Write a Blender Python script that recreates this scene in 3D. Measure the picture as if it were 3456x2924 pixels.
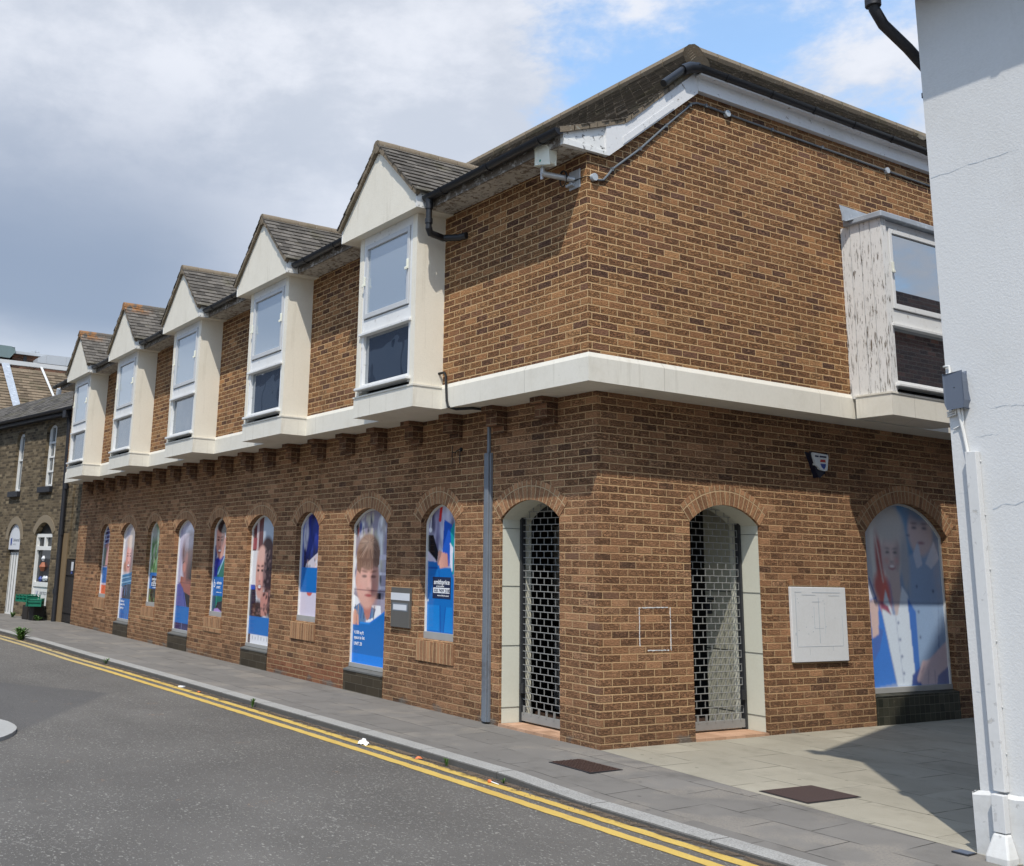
import bpy, bmesh, math, random
import numpy as np
from mathutils import Vector, Matrix
from mathutils.geometry import tessellate_polygon
for o in list(bpy.data.objects): bpy.data.objects.remove(o)
SC = bpy.context.scene
COL = SC.collection
random.seed(7)
# ------------------------------------------------------------------ camera
CAM_C = (8.1627, -7.2336, 1.6859)
CAM_YAW, CAM_PITCH, CAM_ROLL = 1.0219524, 0.2163574, 0.0271798
CAM_F, CAM_PX, CAM_PY = 3576.168, 1389.125, 1119.344
def add_camera():
    y, p, r = CAM_YAW, CAM_PITCH, CAM_ROLL
    fw = Vector((-math.sin(y)*math.cos(p), math.cos(y)*math.cos(p), math.sin(p)))
    rt = Vector((math.cos(y), math.sin(y), 0)); up = rt.cross(fw)
    r2 = rt*math.cos(r)+up*math.sin(r); u2 = up*math.cos(r)-rt*math.sin(r)
    m = Matrix((r2, u2, -fw)).transposed().to_4x4(); m.translation = CAM_C
    cd = bpy.data.cameras.new('camera'); co = bpy.data.objects.new('camera', cd); COL.objects.link(co)
    co.matrix_world = m
    cd.sensor_fit = 'HORIZONTAL'; cd.sensor_width = 36.0
    cd.lens = CAM_F/3456*36.0
    cd.shift_x = (1728-CAM_PX)/3456; cd.shift_y = (CAM_PY-1462)/3456
    cd.clip_start = 0.05; cd.clip_end = 2000
    SC.camera = co
add_camera()
# ------------------------------------------------------------------ light
SUN_TO = Vector((1.12, -1.0, 2.3)).normalized()          # towards the sun
SUN_EL = math.asin(SUN_TO.z); SUN_ROT = math.atan2(SUN_TO.x, SUN_TO.y)
sd = bpy.data.lights.new('sun', 'SUN'); so = bpy.data.objects.new('sun', sd); COL.objects.link(so)
sd.energy = 2.9; sd.angle = math.radians(0.6); sd.color = (1.0, 0.94, 0.84)
so.rotation_euler = (-SUN_TO).to_track_quat('-Z', 'Y').to_euler(); so.location = (20, -20, 40)
SC.view_settings.view_transform = 'Standard'; SC.view_settings.look = 'None'
SC.view_settings.exposure = 0.50; SC.view_settings.gamma = 1.0; SC.view_settings.use_curve_mapping = False
SC.cycles.max_bounces = 6

class NT:
    """tiny node-tree helper"""
    def __init__(s, tree): s.t = tree; s.n = tree.nodes; s.l = tree.links
    def node(s, typ, **kw):
        n = s.n.new(typ)
        for k, v in kw.items(): setattr(n, k, v)
        return n
    def put(s, sock, v):
        if isinstance(v, bpy.types.NodeSocket): s.l.new(v, sock)
        elif isinstance(v, (tuple, list)) and len(v) == 3 and sock.type == 'RGBA': sock.default_value = (*v, 1)
        else: sock.default_value = v
    def m(s, op, a, b=0.0, c=0.0, clamp=False):
        n = s.node('ShaderNodeMath', operation=op, use_clamp=clamp)
        for i, v in enumerate((a, b, c)): s.put(n.inputs[i], v)
        return n.outputs[0]
    def mix(s, f, a, b, mode='MIX'):
        n = s.node('ShaderNodeMix', data_type='RGBA', blend_type=mode, clamp_factor=True)
        s.put(n.inputs[0], f); s.put(n.inputs[6], a); s.put(n.inputs[7], b); return n.outputs[2]
    def noise(s, vec, scale, detail=3.0, rough=.5, dist=0.0, dim='3D'):
        n = s.node('ShaderNodeTexNoise', noise_dimensions=dim)
        if vec is not None: s.put(n.inputs['Vector'], vec)
        n.inputs['Scale'].default_value = scale; n.inputs['Detail'].default_value = detail
        n.inputs['Roughness'].default_value = rough; n.inputs['Distortion'].default_value = dist
        return n.outputs[0]
    def step(s, v, lo, hi):
        n = s.node('ShaderNodeMapRange', interpolation_type='SMOOTHSTEP'); n.clamp = True
        s.put(n.inputs[0], v); s.put(n.inputs[1], lo); s.put(n.inputs[2], hi); return n.outputs[0]
    def ramp(s, v, stops, interp='LINEAR'):
        n = s.node('ShaderNodeValToRGB'); r = n.color_ramp; r.interpolation = interp
        while len(r.elements) < len(stops): r.elements.new(.5)
        for e, (p, c) in zip(r.elements, stops): e.position = p; e.color = (*c, 1)
        s.put(n.inputs[0], v); return n.outputs[0]
    def vec(s, x, y, z=0.0):
        n = s.node('ShaderNodeCombineXYZ')
        for i, v in enumerate((x, y, z)): s.put(n.inputs[i], v)
        return n.outputs[0]
    def sep(s, v):
        n = s.node('ShaderNodeSeparateXYZ'); s.put(n.inputs[0], v); return n.outputs
    def bump(s, h, dist, strength=1.0):
        n = s.node('ShaderNodeBump'); n.inputs['Strength'].default_value = strength
        n.inputs['Distance'].default_value = dist; s.put(n.inputs['Height'], h); return n.outputs[0]

def add_world():
    w = bpy.data.worlds.new('World'); SC.world = w; w.use_nodes = True
    t = NT(w.node_tree); t.n.clear()
    sky = t.node('ShaderNodeTexSky', sky_type='NISHITA'); sky.sun_disc = False
    sky.sun_elevation = SUN_EL; sky.sun_rotation = SUN_ROT; sky.air_density = 1.0; sky.dust_density = .6; sky.ozone_density = 1.6
    d = t.node('ShaderNodeTexCoord').outputs['Generated']
    x, y, z = t.sep(d)
    az = t.m('MULTIPLY', t.m('ARCTAN2', y, t.m('MULTIPLY', x, -1.0)), 57.2958)      # degrees north of west
    el = t.m('MULTIPLY', t.m('ARCSINE', z), 57.2958)
    st = t.vec(t.m('MULTIPLY', x, 1.0), t.m('MULTIPLY', y, 1.0), t.m('MULTIPLY', z, 1.9))
    n1 = t.noise(st, 6.0, 10, .62, .1)
    n2 = t.noise(st, 2.3, 4, .5, .3)
    n3 = t.noise(st, 1.7, 5, .5, .4)
    azw = t.m('ADD', az, t.m('MULTIPLY', t.m('SUBTRACT', n2, .5), 22.0))
    west = t.m('MULTIPLY', t.m('SUBTRACT', 1.0, t.step(azw, 27.0, 40.0)), t.step(az, -60.0, -20.0))
    cov = t.m('ADD', t.m('MULTIPLY_ADD', n1, .80, t.m('MULTIPLY', n2, .22)), t.m('MULTIPLY', west, .30))
    cov = t.m('ADD', cov, t.m('MULTIPLY', t.m('SUBTRACT', 1.0, t.step(el, 22.0, 27.5)), .10))
    cov = t.m('SUBTRACT', cov, t.m('MULTIPLY', t.step(el, 25.5, 28.5), .05))
    cov = t.m('SUBTRACT', cov, t.m('MULTIPLY', t.step(el, 32.0, 48.0), .16))
    mask = t.step(cov, CLOUD_LO, CLOUD_HI)
    elw = t.m('ADD', el, t.m('MULTIPLY', t.m('SUBTRACT', n3, .5), 7.0))
    azd = t.m('ADD', az, t.m('MULTIPLY', t.m('SUBTRACT', n3, .5), 14.0))
    band = t.m('MULTIPLY', t.step(elw, 9.3, 12.5), t.m('SUBTRACT', 1.0, t.step(elw, 14.0, 26.5)))
    dk = t.m('MULTIPLY', band, t.m('SUBTRACT', 1.0, t.step(azd, 15.0, 33.0)))
    ccol = t.mix(t.step(t.m('ADD', n1, t.m('MULTIPLY', n2, .4)), .55, .86), CLOUD_SHADE, CLOUD_LIT)
    ccol = t.mix(t.m('MULTIPLY', t.m('MULTIPLY', west, t.step(n3, .35, .7)), .30), ccol, CLOUD_MID)
    ccol = t.mix(dk, ccol, CLOUD_DARK)
    skyc = t.mix(1.0, sky.outputs[0], SKY_TINT, 'MULTIPLY')
    c = t.mix(t.m('MULTIPLY_ADD', mask, .80, .14), skyc, ccol)
    bg = t.node('ShaderNodeBackground'); bg.inputs['Strength'].default_value = .15; t.put(bg.inputs['Color'], c)
    out = t.node('ShaderNodeOutputWorld'); t.l.new(bg.outputs[0], out.inputs[0])
CLOUD_LO, CLOUD_HI = .45, .62
SKY_TINT = (1.25, 1.42, 1.42)
CLOUD_LIT, CLOUD_SHADE, CLOUD_MID, CLOUD_DARK = (4.15, 4.25, 4.55), (3.0, 3.2, 3.6), (2.55, 2.8, 3.3), (1.42, 1.70, 2.25)
add_world()
# ------------------------------------------------------------------ materials
def srgb(r, g, b):
    f = lambda c: (c/12.92 if c <= .04045 else ((c+.055)/1.055)**2.4)
    return (f(r/255), f(g/255), f(b/255))
def new_mat(name):
    m = bpy.data.materials.new(name); m.use_nodes = True
    t = NT(m.node_tree); t.n.clear()
    b = t.node('ShaderNodeBsdfPrincipled'); o = t.node('ShaderNodeOutputMaterial'); t.l.new(b.outputs[0], o.inputs[0])
    return m, t, b
def simple(name, col, rough=.6, var=.12, scale=6.0, metal=0.0, bump=0.0, bscale=60., spec=.4, dirt=None, dirt_amt=.5, dirt_scale=3.):
    m, t, b = new_mat(name)
    P = t.node('ShaderNodeTexCoord').outputs['Object']
    n = t.noise(P, scale, 4, .6)
    f = t.m('MULTIPLY_ADD', n, 2*var, 1-var)
    c = t.mix(1.0, col, t.vec(f, f, f), 'MULTIPLY')
    if dirt:
        dn = t.step(t.noise(P, dirt_scale, 6, .65, .4), .52, .72)
        c = t.mix(t.m('MULTIPLY', dn, dirt_amt), c, dirt)
    t.put(b.inputs['Base Color'], c)
    b.inputs['Roughness'].default_value = rough; b.inputs['Metallic'].default_value = metal
    b.inputs['Specular IOR Level'].default_value = spec
    if bump: t.put(b.inputs['Normal'], t.bump(t.noise(P, bscale, 4, .6), bump))
    return m
def brick_mat(name, stops, mortar, bw=.225, bh=.075, joint=.0065, stagger=.5, relief=.010, crease=1.0, mortar_fade=0.0, base_dark=0.0, swap=False, warp=.005, seed=0.0, rough=.9, lichen=0.0, redpatch=False):
    m, t, b = new_mat(name)
    uv = t.node('ShaderNodeUVMap').outputs[0]
    wn = t.node('ShaderNodeTexNoise'); wn.inputs['Scale'].default_value = 22; wn.inputs['Detail'].default_value = 3; t.put(wn.inputs['Vector'], uv)
    wv = t.node('ShaderNodeVectorMath', operation='MULTIPLY_ADD'); t.put(wv.inputs[0], wn.outputs['Color']); wv.inputs[1].default_value = (warp*2,)*3
    off = t.node('ShaderNodeVectorMath', operation='ADD'); t.put(off.inputs[0], uv); off.inputs[1].default_value = (40-warp, 40-warp, 0)
    t.put(wv.inputs[2], off.outputs[0])
    x, y, _ = t.sep(wv.outputs[0])
    if swap: x, y = y, x
    v = t.m('DIVIDE', y, bh); row = t.m('FLOOR', v); fy = t.m('FRACT', v)
    u = t.m('ADD', t.m('DIVIDE', x, bw), t.m('MULTIPLY', t.m('MODULO', row, 2.0), stagger))
    col = t.m('FLOOR', u); fx = t.m('FRACT', u)
    dx = t.m('MULTIPLY', t.m('MINIMUM', fx, t.m('SUBTRACT', 1.0, fx)), bw)
    dy = t.m('MULTIPLY', t.m('MINIMUM', fy, t.m('SUBTRACT', 1.0, fy)), bh)
    mask = t.step(t.m('MINIMUM', dx, dy), joint*.75, joint*1.35)
    rn = t.node('ShaderNodeTexWhiteNoise', noise_dimensions='3D'); t.put(rn.inputs['Vector'], t.vec(col, row, seed))
    r1 = rn.outputs['Value']; r2, r3, _b = t.sep(rn.outputs['Color'])
    bc = t.ramp(r1, stops)
    f = t.m('MULTIPLY_ADD', r2, .2, .9)
    # creased, hand-pressed face: folds differ from brick to brick
    cv = t.vec(t.m('ADD', t.m('MULTIPLY', x, 14), t.m('MULTIPLY', r2, 60)), t.m('ADD', t.m('MULTIPLY', y, 40), t.m('MULTIPLY', r3, 60)), 0.0)
    cn = t.noise(cv, 1.0, 3, .55, 1.6)
    fold = t.m('SUBTRACT', 1.0, t.step(t.m('ABSOLUTE', t.m('SUBTRACT', cn, .5)), .0, .085))
    fold = t.m('MULTIPLY', fold, t.step(r3, .0, .45))
    grain = t.noise(uv, 260, 3, .7)
    mott = t.noise(cv, 2.6, 4, .65, .8)
    big = t.noise(uv, .45, 4, .6)
    mps = t.node('ShaderNodeMapping'); t.put(mps.inputs['Vector'], uv); mps.inputs['Scale'].default_value = (2.4, .55, 1)
    stain = t.step(t.noise(mps.outputs[0], 1.0, 5, .65), .50, .78)
    f = t.m('MULTIPLY', f, t.m('MULTIPLY_ADD', big, .5, .75))
    f = t.m('MULTIPLY', f, t.m('MULTIPLY_ADD', grain, .5, .75))
    f = t.m('MULTIPLY', f, t.m('MULTIPLY_ADD', t.step(mott, .30, .70), 0.5*crease, 1.0-.22*crease))
    f = t.m('MULTIPLY', f, t.m('SUBTRACT', 1.0, t.m('MULTIPLY', fold, .55*crease)))
    bc = t.mix(1.0, bc, t.vec(f, f, f), 'MULTIPLY')
    # pale sandy inclusions
    chip = t.step(t.noise(uv, 17, 2, .5), .70, .74)
    bc = t.mix(t.m('MULTIPLY', chip, .55), bc, mortar)
    mf = t.m('MULTIPLY_ADD', t.noise(uv, 30, 4, .7), .5, .75)
    mc = t.mix(1.0, mortar, t.vec(mf, mf, mf), 'MULTIPLY')
    if mortar_fade:
        mc = t.mix(t.m('MULTIPLY', t.step(t.noise(uv, .8, 3, .5), .35, .65), mortar_fade), mc, bc)
    c = t.mix(mask, mc, bc)
    c = t.mix(t.m('MULTIPLY', stain, .34), c, (.085, .060, .042))
    if redpatch:
        uu, vv, _ = t.sep(uv)
        k = t.m('MULTIPLY', t.step(uu, -8.2, -7.2), t.m('SUBTRACT', 1.0, t.step(uu, -5.4, -4.6)))
        k = t.m('MULTIPLY', k, t.m('SUBTRACT', 1.0, t.step(t.m('ADD', vv, t.m('MULTIPLY', t.m('SUBTRACT', t.noise(uv, 2.2, 3, .6), .5), .7)), .18, .34)))
        c = t.mix(t.m('MULTIPLY', t.m('MULTIPLY', k, mask), .62), c, (.46, .165, .085))
        ce = t.m('MULTIPLY', t.step(t.noise(uv, 1.3, 4, .6), .52, .60), t.m('SUBTRACT', 1.0, t.step(t.m('ADD', vv, t.m('MULTIPLY', t.noise(uv, 9, 3, .6), .10)), .10, .135)))
        c = t.mix(t.m('MULTIPLY', ce, .8), c, (.27, .25, .22))
    if base_dark:
        _, vv, _ = t.sep(uv)
        e = t.m('MULTIPLY', t.m('SUBTRACT', 1.0, t.step(t.m('ADD', vv, t.m('MULTIPLY', t.noise(uv, 2.5, 4, .6), .5)), .25, .75)), base_dark)
        c = t.mix(e, c, (.055, .042, .032))
    if lichen:
        ln = t.step(t.noise(uv, 3.1, 5, .7), .60, .68)
        c = t.mix(t.m('MULTIPLY', ln, lichen), c, (.16, .15, .11))
    t.put(b.inputs['Base Color'], c); b.inputs['Roughness'].default_value = rough; b.inputs['Specular IOR Level'].default_value = .25
    h = t.m('SUBTRACT', mask, t.m('MULTIPLY', t.m('MULTIPLY', fold, mask), .75*crease))
    h = t.m('ADD', h, t.m('MULTIPLY', t.m('MULTIPLY', mott, mask), 1.6*crease))
    h = t.m('ADD', h, t.m('MULTIPLY', grain, .18))
    t.put(b.inputs['Normal'], t.bump(h, relief))
    return m
def tile_mat(name, col, moss=(.10, .09, .05), orange=0.0):
    m, t, b = new_mat(name)
    P = t.node('ShaderNodeTexCoord').outputs['Object']
    rn = t.node('ShaderNodeObjectInfo')
    at = t.node('ShaderNodeAttribute', attribute_name='tone').outputs['Fac']
    f = t.m('MULTIPLY', t.m('MULTIPLY_ADD', at, .7, .65), t.m('MULTIPLY_ADD', t.noise(P, 30, 4, .7), .6, .7))
    c = t.mix(1.0, col, t.vec(f, f, f), 'MULTIPLY')
    c = t.mix(t.m('MULTIPLY', t.step(t.noise(P, 2.2, 5, .65), .5, .68), .5), c, moss)
    c = t.mix(t.m('MULTIPLY', t.step(t.noise(P, 16, 3, .6), .66, .70), .75), c, (.30, .29, .24))
    if orange:
        oz = t.m('MULTIPLY', t.step(t.sep(P)[2], 6.66, 6.84), t.m('SUBTRACT', 1.0, t.step(t.sep(P)[1], -.75, -.35)))
        c = t.mix(t.m('MULTIPLY', t.m('MULTIPLY', t.step(t.noise(P, 6, 3, .6), .40, .52), oz), orange), c, (.42, .17, .035))
    t.put(b.inputs['Base Color'], c); b.inputs['Roughness'].default_value = .92; b.inputs['Specular IOR Level'].default_value = .2
    t.put(b.inputs['Normal'], t.bump(t.noise(P, 90, 4, .7), .006))
    return m
def paint_mat(name, col, peel=0.0, under=(.16, .12, .09), streak=False, grime=.25, rough=.55, bump=.002, bscale=120, streaks=0.0, joints=False):
    """painted render or timber, with grime and flaking where asked"""
    m, t, b = new_mat(name)
    P = t.node('ShaderNodeTexCoord').outputs['Object']
    g = t.step(t.noise(P, 1.6, 6, .68, .3), .45, .78)
    c = t.mix(t.m('MULTIPLY', g, grime), col, tuple(x*k for x, k in zip(col, (.62, .58, .50))))
    f = t.m('MULTIPLY_ADD', t.noise(P, 35, 3, .6), .12, .94); c = t.mix(1.0, c, t.vec(f, f, f), 'MULTIPLY')
    h = t.noise(P, bscale, 4, .65)
    if streaks:
        ms = t.node('ShaderNodeMapping'); t.put(ms.inputs['Vector'], P); ms.inputs['Scale'].default_value = (9, 9, .9)
        sk = t.step(t.noise(ms.outputs[0], 1.0, 5, .7), .56, .74)
        c = t.mix(t.m('MULTIPLY', sk, streaks), c, tuple(x*k for x, k in zip(col, (.55, .52, .46))))
    if joints:
        jx, jy, jz = t.sep(P)
        jd = t.m('ABSOLUTE', t.m('SUBTRACT', t.m('FRACT', t.m('DIVIDE', t.m('ADD', t.m('SUBTRACT', jx, jy), 40.4), 2.44)), .5))
        jm = t.m('SUBTRACT', 1.0, t.step(jd, .0008, .002)); c = t.mix(t.m('MULTIPLY', jm, .6), c, (.30, .27, .22))
        ch = t.step(t.noise(P, 21, 3, .6), .73, .75); c = t.mix(t.m('MULTIPLY', ch, .7), c, (.42, .39, .34))
    if peel:
        mp = t.node('ShaderNodeMapping'); t.put(mp.inputs['Vector'], P)
        mp.inputs['Scale'].default_value = (52, 52, 6.5) if streak else (14, 14, 14)
        pn = t.noise(mp.outputs[0], 1.0, 5, .7, .5)
        pk = t.step(pn, .68-.22*peel, .70-.22*peel)
        wood = t.mix(t.noise(mp.outputs[0], 3, 3, .6), under, tuple(u*2.1 for u in under))
        zone = t.m('MULTIPLY', t.m('SUBTRACT', t.noise(P, 2.6, 3, .6), .5), .22)
        pn = t.m('ADD', pn, zone)
        pk = t.step(pn, .70-.22*peel, .715-.22*peel); pu = t.step(pn, .655-.22*peel, .665-.22*peel)
        c = t.mix(t.m('MULTIPLY', pu, .7), c, tuple(x*.72 for x in col))
        c = t.mix(pk, c, wood); h = t.m('SUBTRACT', t.m('MULTIPLY', h, .35), pk)
    t.put(b.inputs['Base Color'], c); b.inputs['Roughness'].default_value = rough; b.inputs['Specular IOR Level'].default_value = .3
    t.put(b.inputs['Normal'], t.bump(h, bump))
    return m
def glass_mat(name, tint, fac, rough=.02, wave=.0):
    m, t, b = new_mat(name)
    P = t.node('ShaderNodeTexCoord').outputs['Object']
    t.put(b.inputs['Base Color'], tint); b.inputs['Roughness'].default_value = .5; b.inputs['Specular IOR Level'].default_value = .2
    g = t.node('ShaderNodeBsdfGlossy'); g.inputs['Roughness'].default_value = rough; g.inputs['Color'].default_value = (.9, .95, 1, 1)
    if wave: t.put(g.inputs['Normal'], t.bump(t.noise(P, 2.2, 1, .4), wave))
    mx = t.node('ShaderNodeMixShader'); mx.inputs[0].default_value = fac
    out = [n for n in t.n if n.type == 'OUTPUT_MATERIAL'][0]
    t.l.new(b.outputs[0], mx.inputs[1]); t.l.new(g.outputs[0], mx.inputs[2]); t.l.new(mx.outputs[0], out.inputs[0])
    return m
def attr_mat(name, rough=.14):
    m, t, b = new_mat(name)
    a = t.node('ShaderNodeAttribute', attribute_name='print')
    t.put(b.inputs['Base Color'], a.outputs['Color']); b.inputs['Roughness'].default_value = rough; b.inputs['Specular IOR Level'].default_value = .6
    return m

BR_UP = [(0, (.245, .125, .080)), (.09, (.29, .142, .080)), (.26, (.36, .172, .080)), (.6, (.41, .20, .088)), (.88, (.45, .225, .098)), (1, (.49, .262, .12))]
BR_LO = [(0, (.27, .145, .088)), (.04, (.345, .176, .094)), (.16, (.41, .208, .106)), (.65, (.445, .232, .120)), (.93, (.475, .252, .132)), (1, (.51, .285, .16))]
BR_ARC = [(0, (.33, .170, .090)), (.5, (.41, .212, .108)), (1, (.465, .25, .13))]
BR_OLD = [(0, (.085, .066, .045)), (.3, (.135, .104, .066)), (.7, (.185, .142, .088)), (1, (.24, .19, .12))]
M = {}
M['brick_up'] = brick_mat('upper_brick', BR_UP, (.57, .375, .195), joint=.0063, relief=.022, seed=1)
M['brick_lo'] = brick_mat('lower_brick', BR_LO, (.55, .365, .195), joint=.0062, relief=.024, mortar_fade=.5, base_dark=.28, redpatch=True, seed=2)
M['corbel'] = brick_mat('shaded_corbel_brick', [(0, (.17, .085, .052)), (1, (.28, .135, .072))], (.30, .20, .115), joint=.005, relief=.012, seed=9)  # wall brick darkened: the deep shade on the corbels is put into the colour
M['arch'] = brick_mat('arch_brick', BR_ARC, (.46, .32, .185), bw=.30, bh=.0745, stagger=0, relief=.010, crease=.6, seed=3)
M['soldier'] = brick_mat('sill_brick', BR_ARC, (.52, .35, .19), bw=.30, bh=.075, stagger=0, swap=True, relief=.011, crease=.5, seed=4)
M['brick_old'] = brick_mat('old_brick', BR_OLD, (.25, .20, .13), relief=.012, crease=.7, mortar_fade=.5, joint=.0055, seed=5)
M['brick_red'] = brick_mat('red_brick', [(0, (.10, .045, .030)), (1, (.24, .10, .06))], (.22, .17, .12), seed=6)
M['band'] = paint_mat('cream_band_paint', (.70, .668, .59), grime=.28, streaks=.32, joints=True)
M['render'] = paint_mat('cream_render', (.735, .69, .59), grime=.18, streaks=.25, bump=.003, bscale=70)
M['white'] = paint_mat('white_joinery_paint', (.70, .70, .69), peel=.12, under=(.30, .26, .21), grime=.22)
M['barge'] = paint_mat('barge_paint', (.68, .68, .68), peel=.14, under=(.16, .13, .10), grime=.3)
M['barge_old'] = paint_mat('rotting_barge_paint', (.70, .70, .68), peel=.45, under=(.05, .045, .04), grime=.3)
M['white_clean'] = paint_mat('white_window_paint', (.70, .70, .695), peel=.15, under=(.3, .27, .23), grime=.15)
M['sash'] = simple('grey_sash', (.50, .51, .52), .4, .06)
M['flaky'] = paint_mat('flaking_boards', (.72, .71, .69), peel=.46, under=(.11, .09, .07), streak=True, grime=.25, bump=.004)
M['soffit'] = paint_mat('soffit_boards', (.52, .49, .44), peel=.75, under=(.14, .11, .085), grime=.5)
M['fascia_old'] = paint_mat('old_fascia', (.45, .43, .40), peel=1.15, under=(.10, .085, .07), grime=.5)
M['whitewall'] = paint_mat('white_wall_paint', (.59, .592, .59), grime=.14, bump=.0022, bscale=60, streaks=.10)
M['plinth'] = paint_mat('white_plinth_paint', (.58, .58, .57), peel=.10, under=(.34, .33, .30), grime=.45, bump=.006, bscale=22)
M['plastic_w'] = paint_mat('white_trunking', (.58, .58, .575), peel=.2, under=(.32, .31, .29), grime=.12, bump=.001)
M['tile'] = tile_mat('main_roof_tile', (.110, .092, .072))
M['tile_d'] = tile_mat('dormer_tile', (.118, .105, .090))
M['tile_o'] = tile_mat('dormer_tile_lichen', (.118, .105, .090), orange=.5)
M['ridge'] = tile_mat('ridge_tile', (.20, .16, .115))
M['slate'] = tile_mat('slate', (.085, .078, .070))
M['backtile'] = tile_mat('far_tile', (.165, .125, .085))
M['black'] = simple('black_plastic', (.014, .015, .018), .38, .3, 9, spec=.5)
M['blackold'] = simple('black_iron', (.020, .021, .026), .5, .4, 14, bump=.003, bscale=70)
M['lead'] = simple('lead', (.34, .37, .41), .45, .3, 7, dirt=(.62, .65, .68), dirt_amt=.7, dirt_scale=9)
M['steel'] = simple('galvanised_channel', (.20, .225, .26), .45, .2, 5, metal=.3, dirt=(.10, .10, .11))
M['galv'] = simple('galvanised', (.45, .46, .47), .45, .2, 12, metal=.5)
M['greyplate'] = simple('grey_plate', (.125, .120, .112), .45, .08, 3, metal=.2)
M['label_w'] = simple('pale_label', (.60, .62, .66), .4, .05)
M['winframe'] = simple('window_frame_grey', (.34, .34, .33), .45, .12)
M['winframe_w'] = simple('window_frame_white', (.70, .70, .68), .5, .12)
M['panel'] = paint_mat('pale_door_panel', (.62, .62, .53), grime=.12, bump=.001)
M['shutter'] = simple('shutter_steel', (.26, .265, .26), .5, .15, 9, metal=.1)
M['joint'] = simple('panel_joint', (.13, .13, .11), .7, .1)
M['panel_shaded'] = paint_mat('lobby_tile_panel', (.42, .41, .33), grime=.25, bump=.001)  # darker copy of the door panel, lobby shade painted into its colour
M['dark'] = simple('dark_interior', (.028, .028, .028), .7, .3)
M['darkdoor'] = simple('dark_door_frame', (.03, .032, .036), .4, .2)
M['terra'] = brick_mat('terracotta_tile', [(0, (.40, .24, .15)), (1, (.48, .30, .20))], (.36, .22, .14), bw=.15, bh=.15, joint=.003, stagger=0, relief=.002, crease=.1)
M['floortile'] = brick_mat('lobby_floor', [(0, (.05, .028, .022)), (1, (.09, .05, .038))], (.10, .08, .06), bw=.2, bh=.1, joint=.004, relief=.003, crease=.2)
M['darktile'] = brick_mat('dark_glazed_tile', [(0, (.020, .021, .014)), (.5, (.030, .030, .020)), (1, (.048, .046, .032))], (.12, .11, .08), bw=.10, bh=.10, joint=.0028, stagger=0, relief=.003, crease=.05, mortar_fade=.75, rough=.5, warp=.001)
M['browntile'] = brick_mat('dark_brown_tile', [(0, (.032, .024, .015)), (1, (.062, .048, .030))], (.13, .115, .085), bw=.31, bh=.105, joint=.0025, stagger=.5, relief=.003, crease=.1, mortar_fade=.5, rough=.6, warp=.001)
M['sillstone'] = simple('grey_sill', (.115, .115, .108), .7, .3, 12, bump=.003, dirt=(.26, .24, .2))
M['board'] = paint_mat('notice_board_white', (.66, .67, .68), peel=.0, grime=.25)
M['chalk'] = simple('white_paint_line', (.70, .70, .70), .8, .2)
M['wire'] = simple('black_cable', (.012, .012, .012), .5, .1)
M['conduit'] = simple('grey_conduit', (.13, .145, .16), .45, .2, 14)
M['boxgrey'] = simple('pale_grey_plastic', (.42, .46, .50), .4, .1)
M['antenna'] = simple('antenna_plastic', (.72, .72, .62), .4, .06)
M['green_dot'] = simple('green_badge', (.02, .25, .18), .4, .05)
M['navybox'] = simple('alarm_navy', (.012, .014, .03), .35, .1)
M['alarm_w'] = simple('alarm_white', (.62, .65, .66), .35, .05)
M['red'] = simple('badge_red', (.38, .03, .03), .4, .05)
M['navy'] = simple('print_navy', (.012, .022, .065), .45, .05)
M['blue'] = simple('print_blue', (.02, .05, .25), .4, .05)
M['ink_w'] = simple('print_white', (.80, .82, .85), .5, .02)
M['bluegrey'] = simple('speaker_blue_grey', (.105, .125, .165), .45, .08, 4)
M['cable_w'] = simple('white_cable', (.66, .65, .62), .5, .15, 18)
M['crate'] = simple('green_plastic', (.006, .15, .09), .5, .12)
M['leaf'] = simple('weed_leaf', (.055, .12, .022), .6, .4, 30)
M['tissue'] = simple('white_tissue', (.80, .80, .80), .8, .05)
M['rust'] = simple('cover_iron', (.060, .036, .030), .55, .3, 12, bump=.004, bscale=50)
M['rust2'] = simple('cover_smooth_iron', (.055, .035, .032), .6, .2, 8, bump=.002, bscale=160)
M['deepgrey'] = simple('grey_unit', (.44, .46, .48), .5, .08)
M['greengrey'] = simple('green_grey_metal', (.16, .215, .215), .45, .1)
M['timber_dark'] = simple('dark_gate_boards', (.022, .018, .016), .7, .4, 12, bump=.004, bscale=50)
M['tan'] = paint_mat('tan_render', (.20, .145, .085), grime=.4)
M['arch_stone'] = paint_mat('stone_arch', (.23, .185, .125), grime=.5, bump=.005, bscale=50)
M['shop'] = simple('shop_things', (.30, .10, .05), .6, .3)
M['orange'] = simple('lolly_orange', (.60, .16, .05), .3, .1)
M['glass_up'] = glass_mat('pale_blind_glass', (.255, .305, .355), .42, .03)
M['glass_lo'] = glass_mat('dark_glass', (.016, .026, .045), .42, .01, wave=.006)
M['glass_r'] = glass_mat('right_bay_glass', (.03, .032, .04), .45, .01)
M['glass_old'] = glass_mat('old_glass', (.05, .055, .06), .30, .02)
M['glass_shop'] = glass_mat('shop_glass', (.010, .011, .014), .10, .02)
M['print'] = attr_mat('poster_print')
M['office'] = simple('office_cladding', (.030, .050, .090), .5, .15, 2)
M['office_win'] = simple('office_window', (.10, .14, .20), .3, .1)

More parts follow.
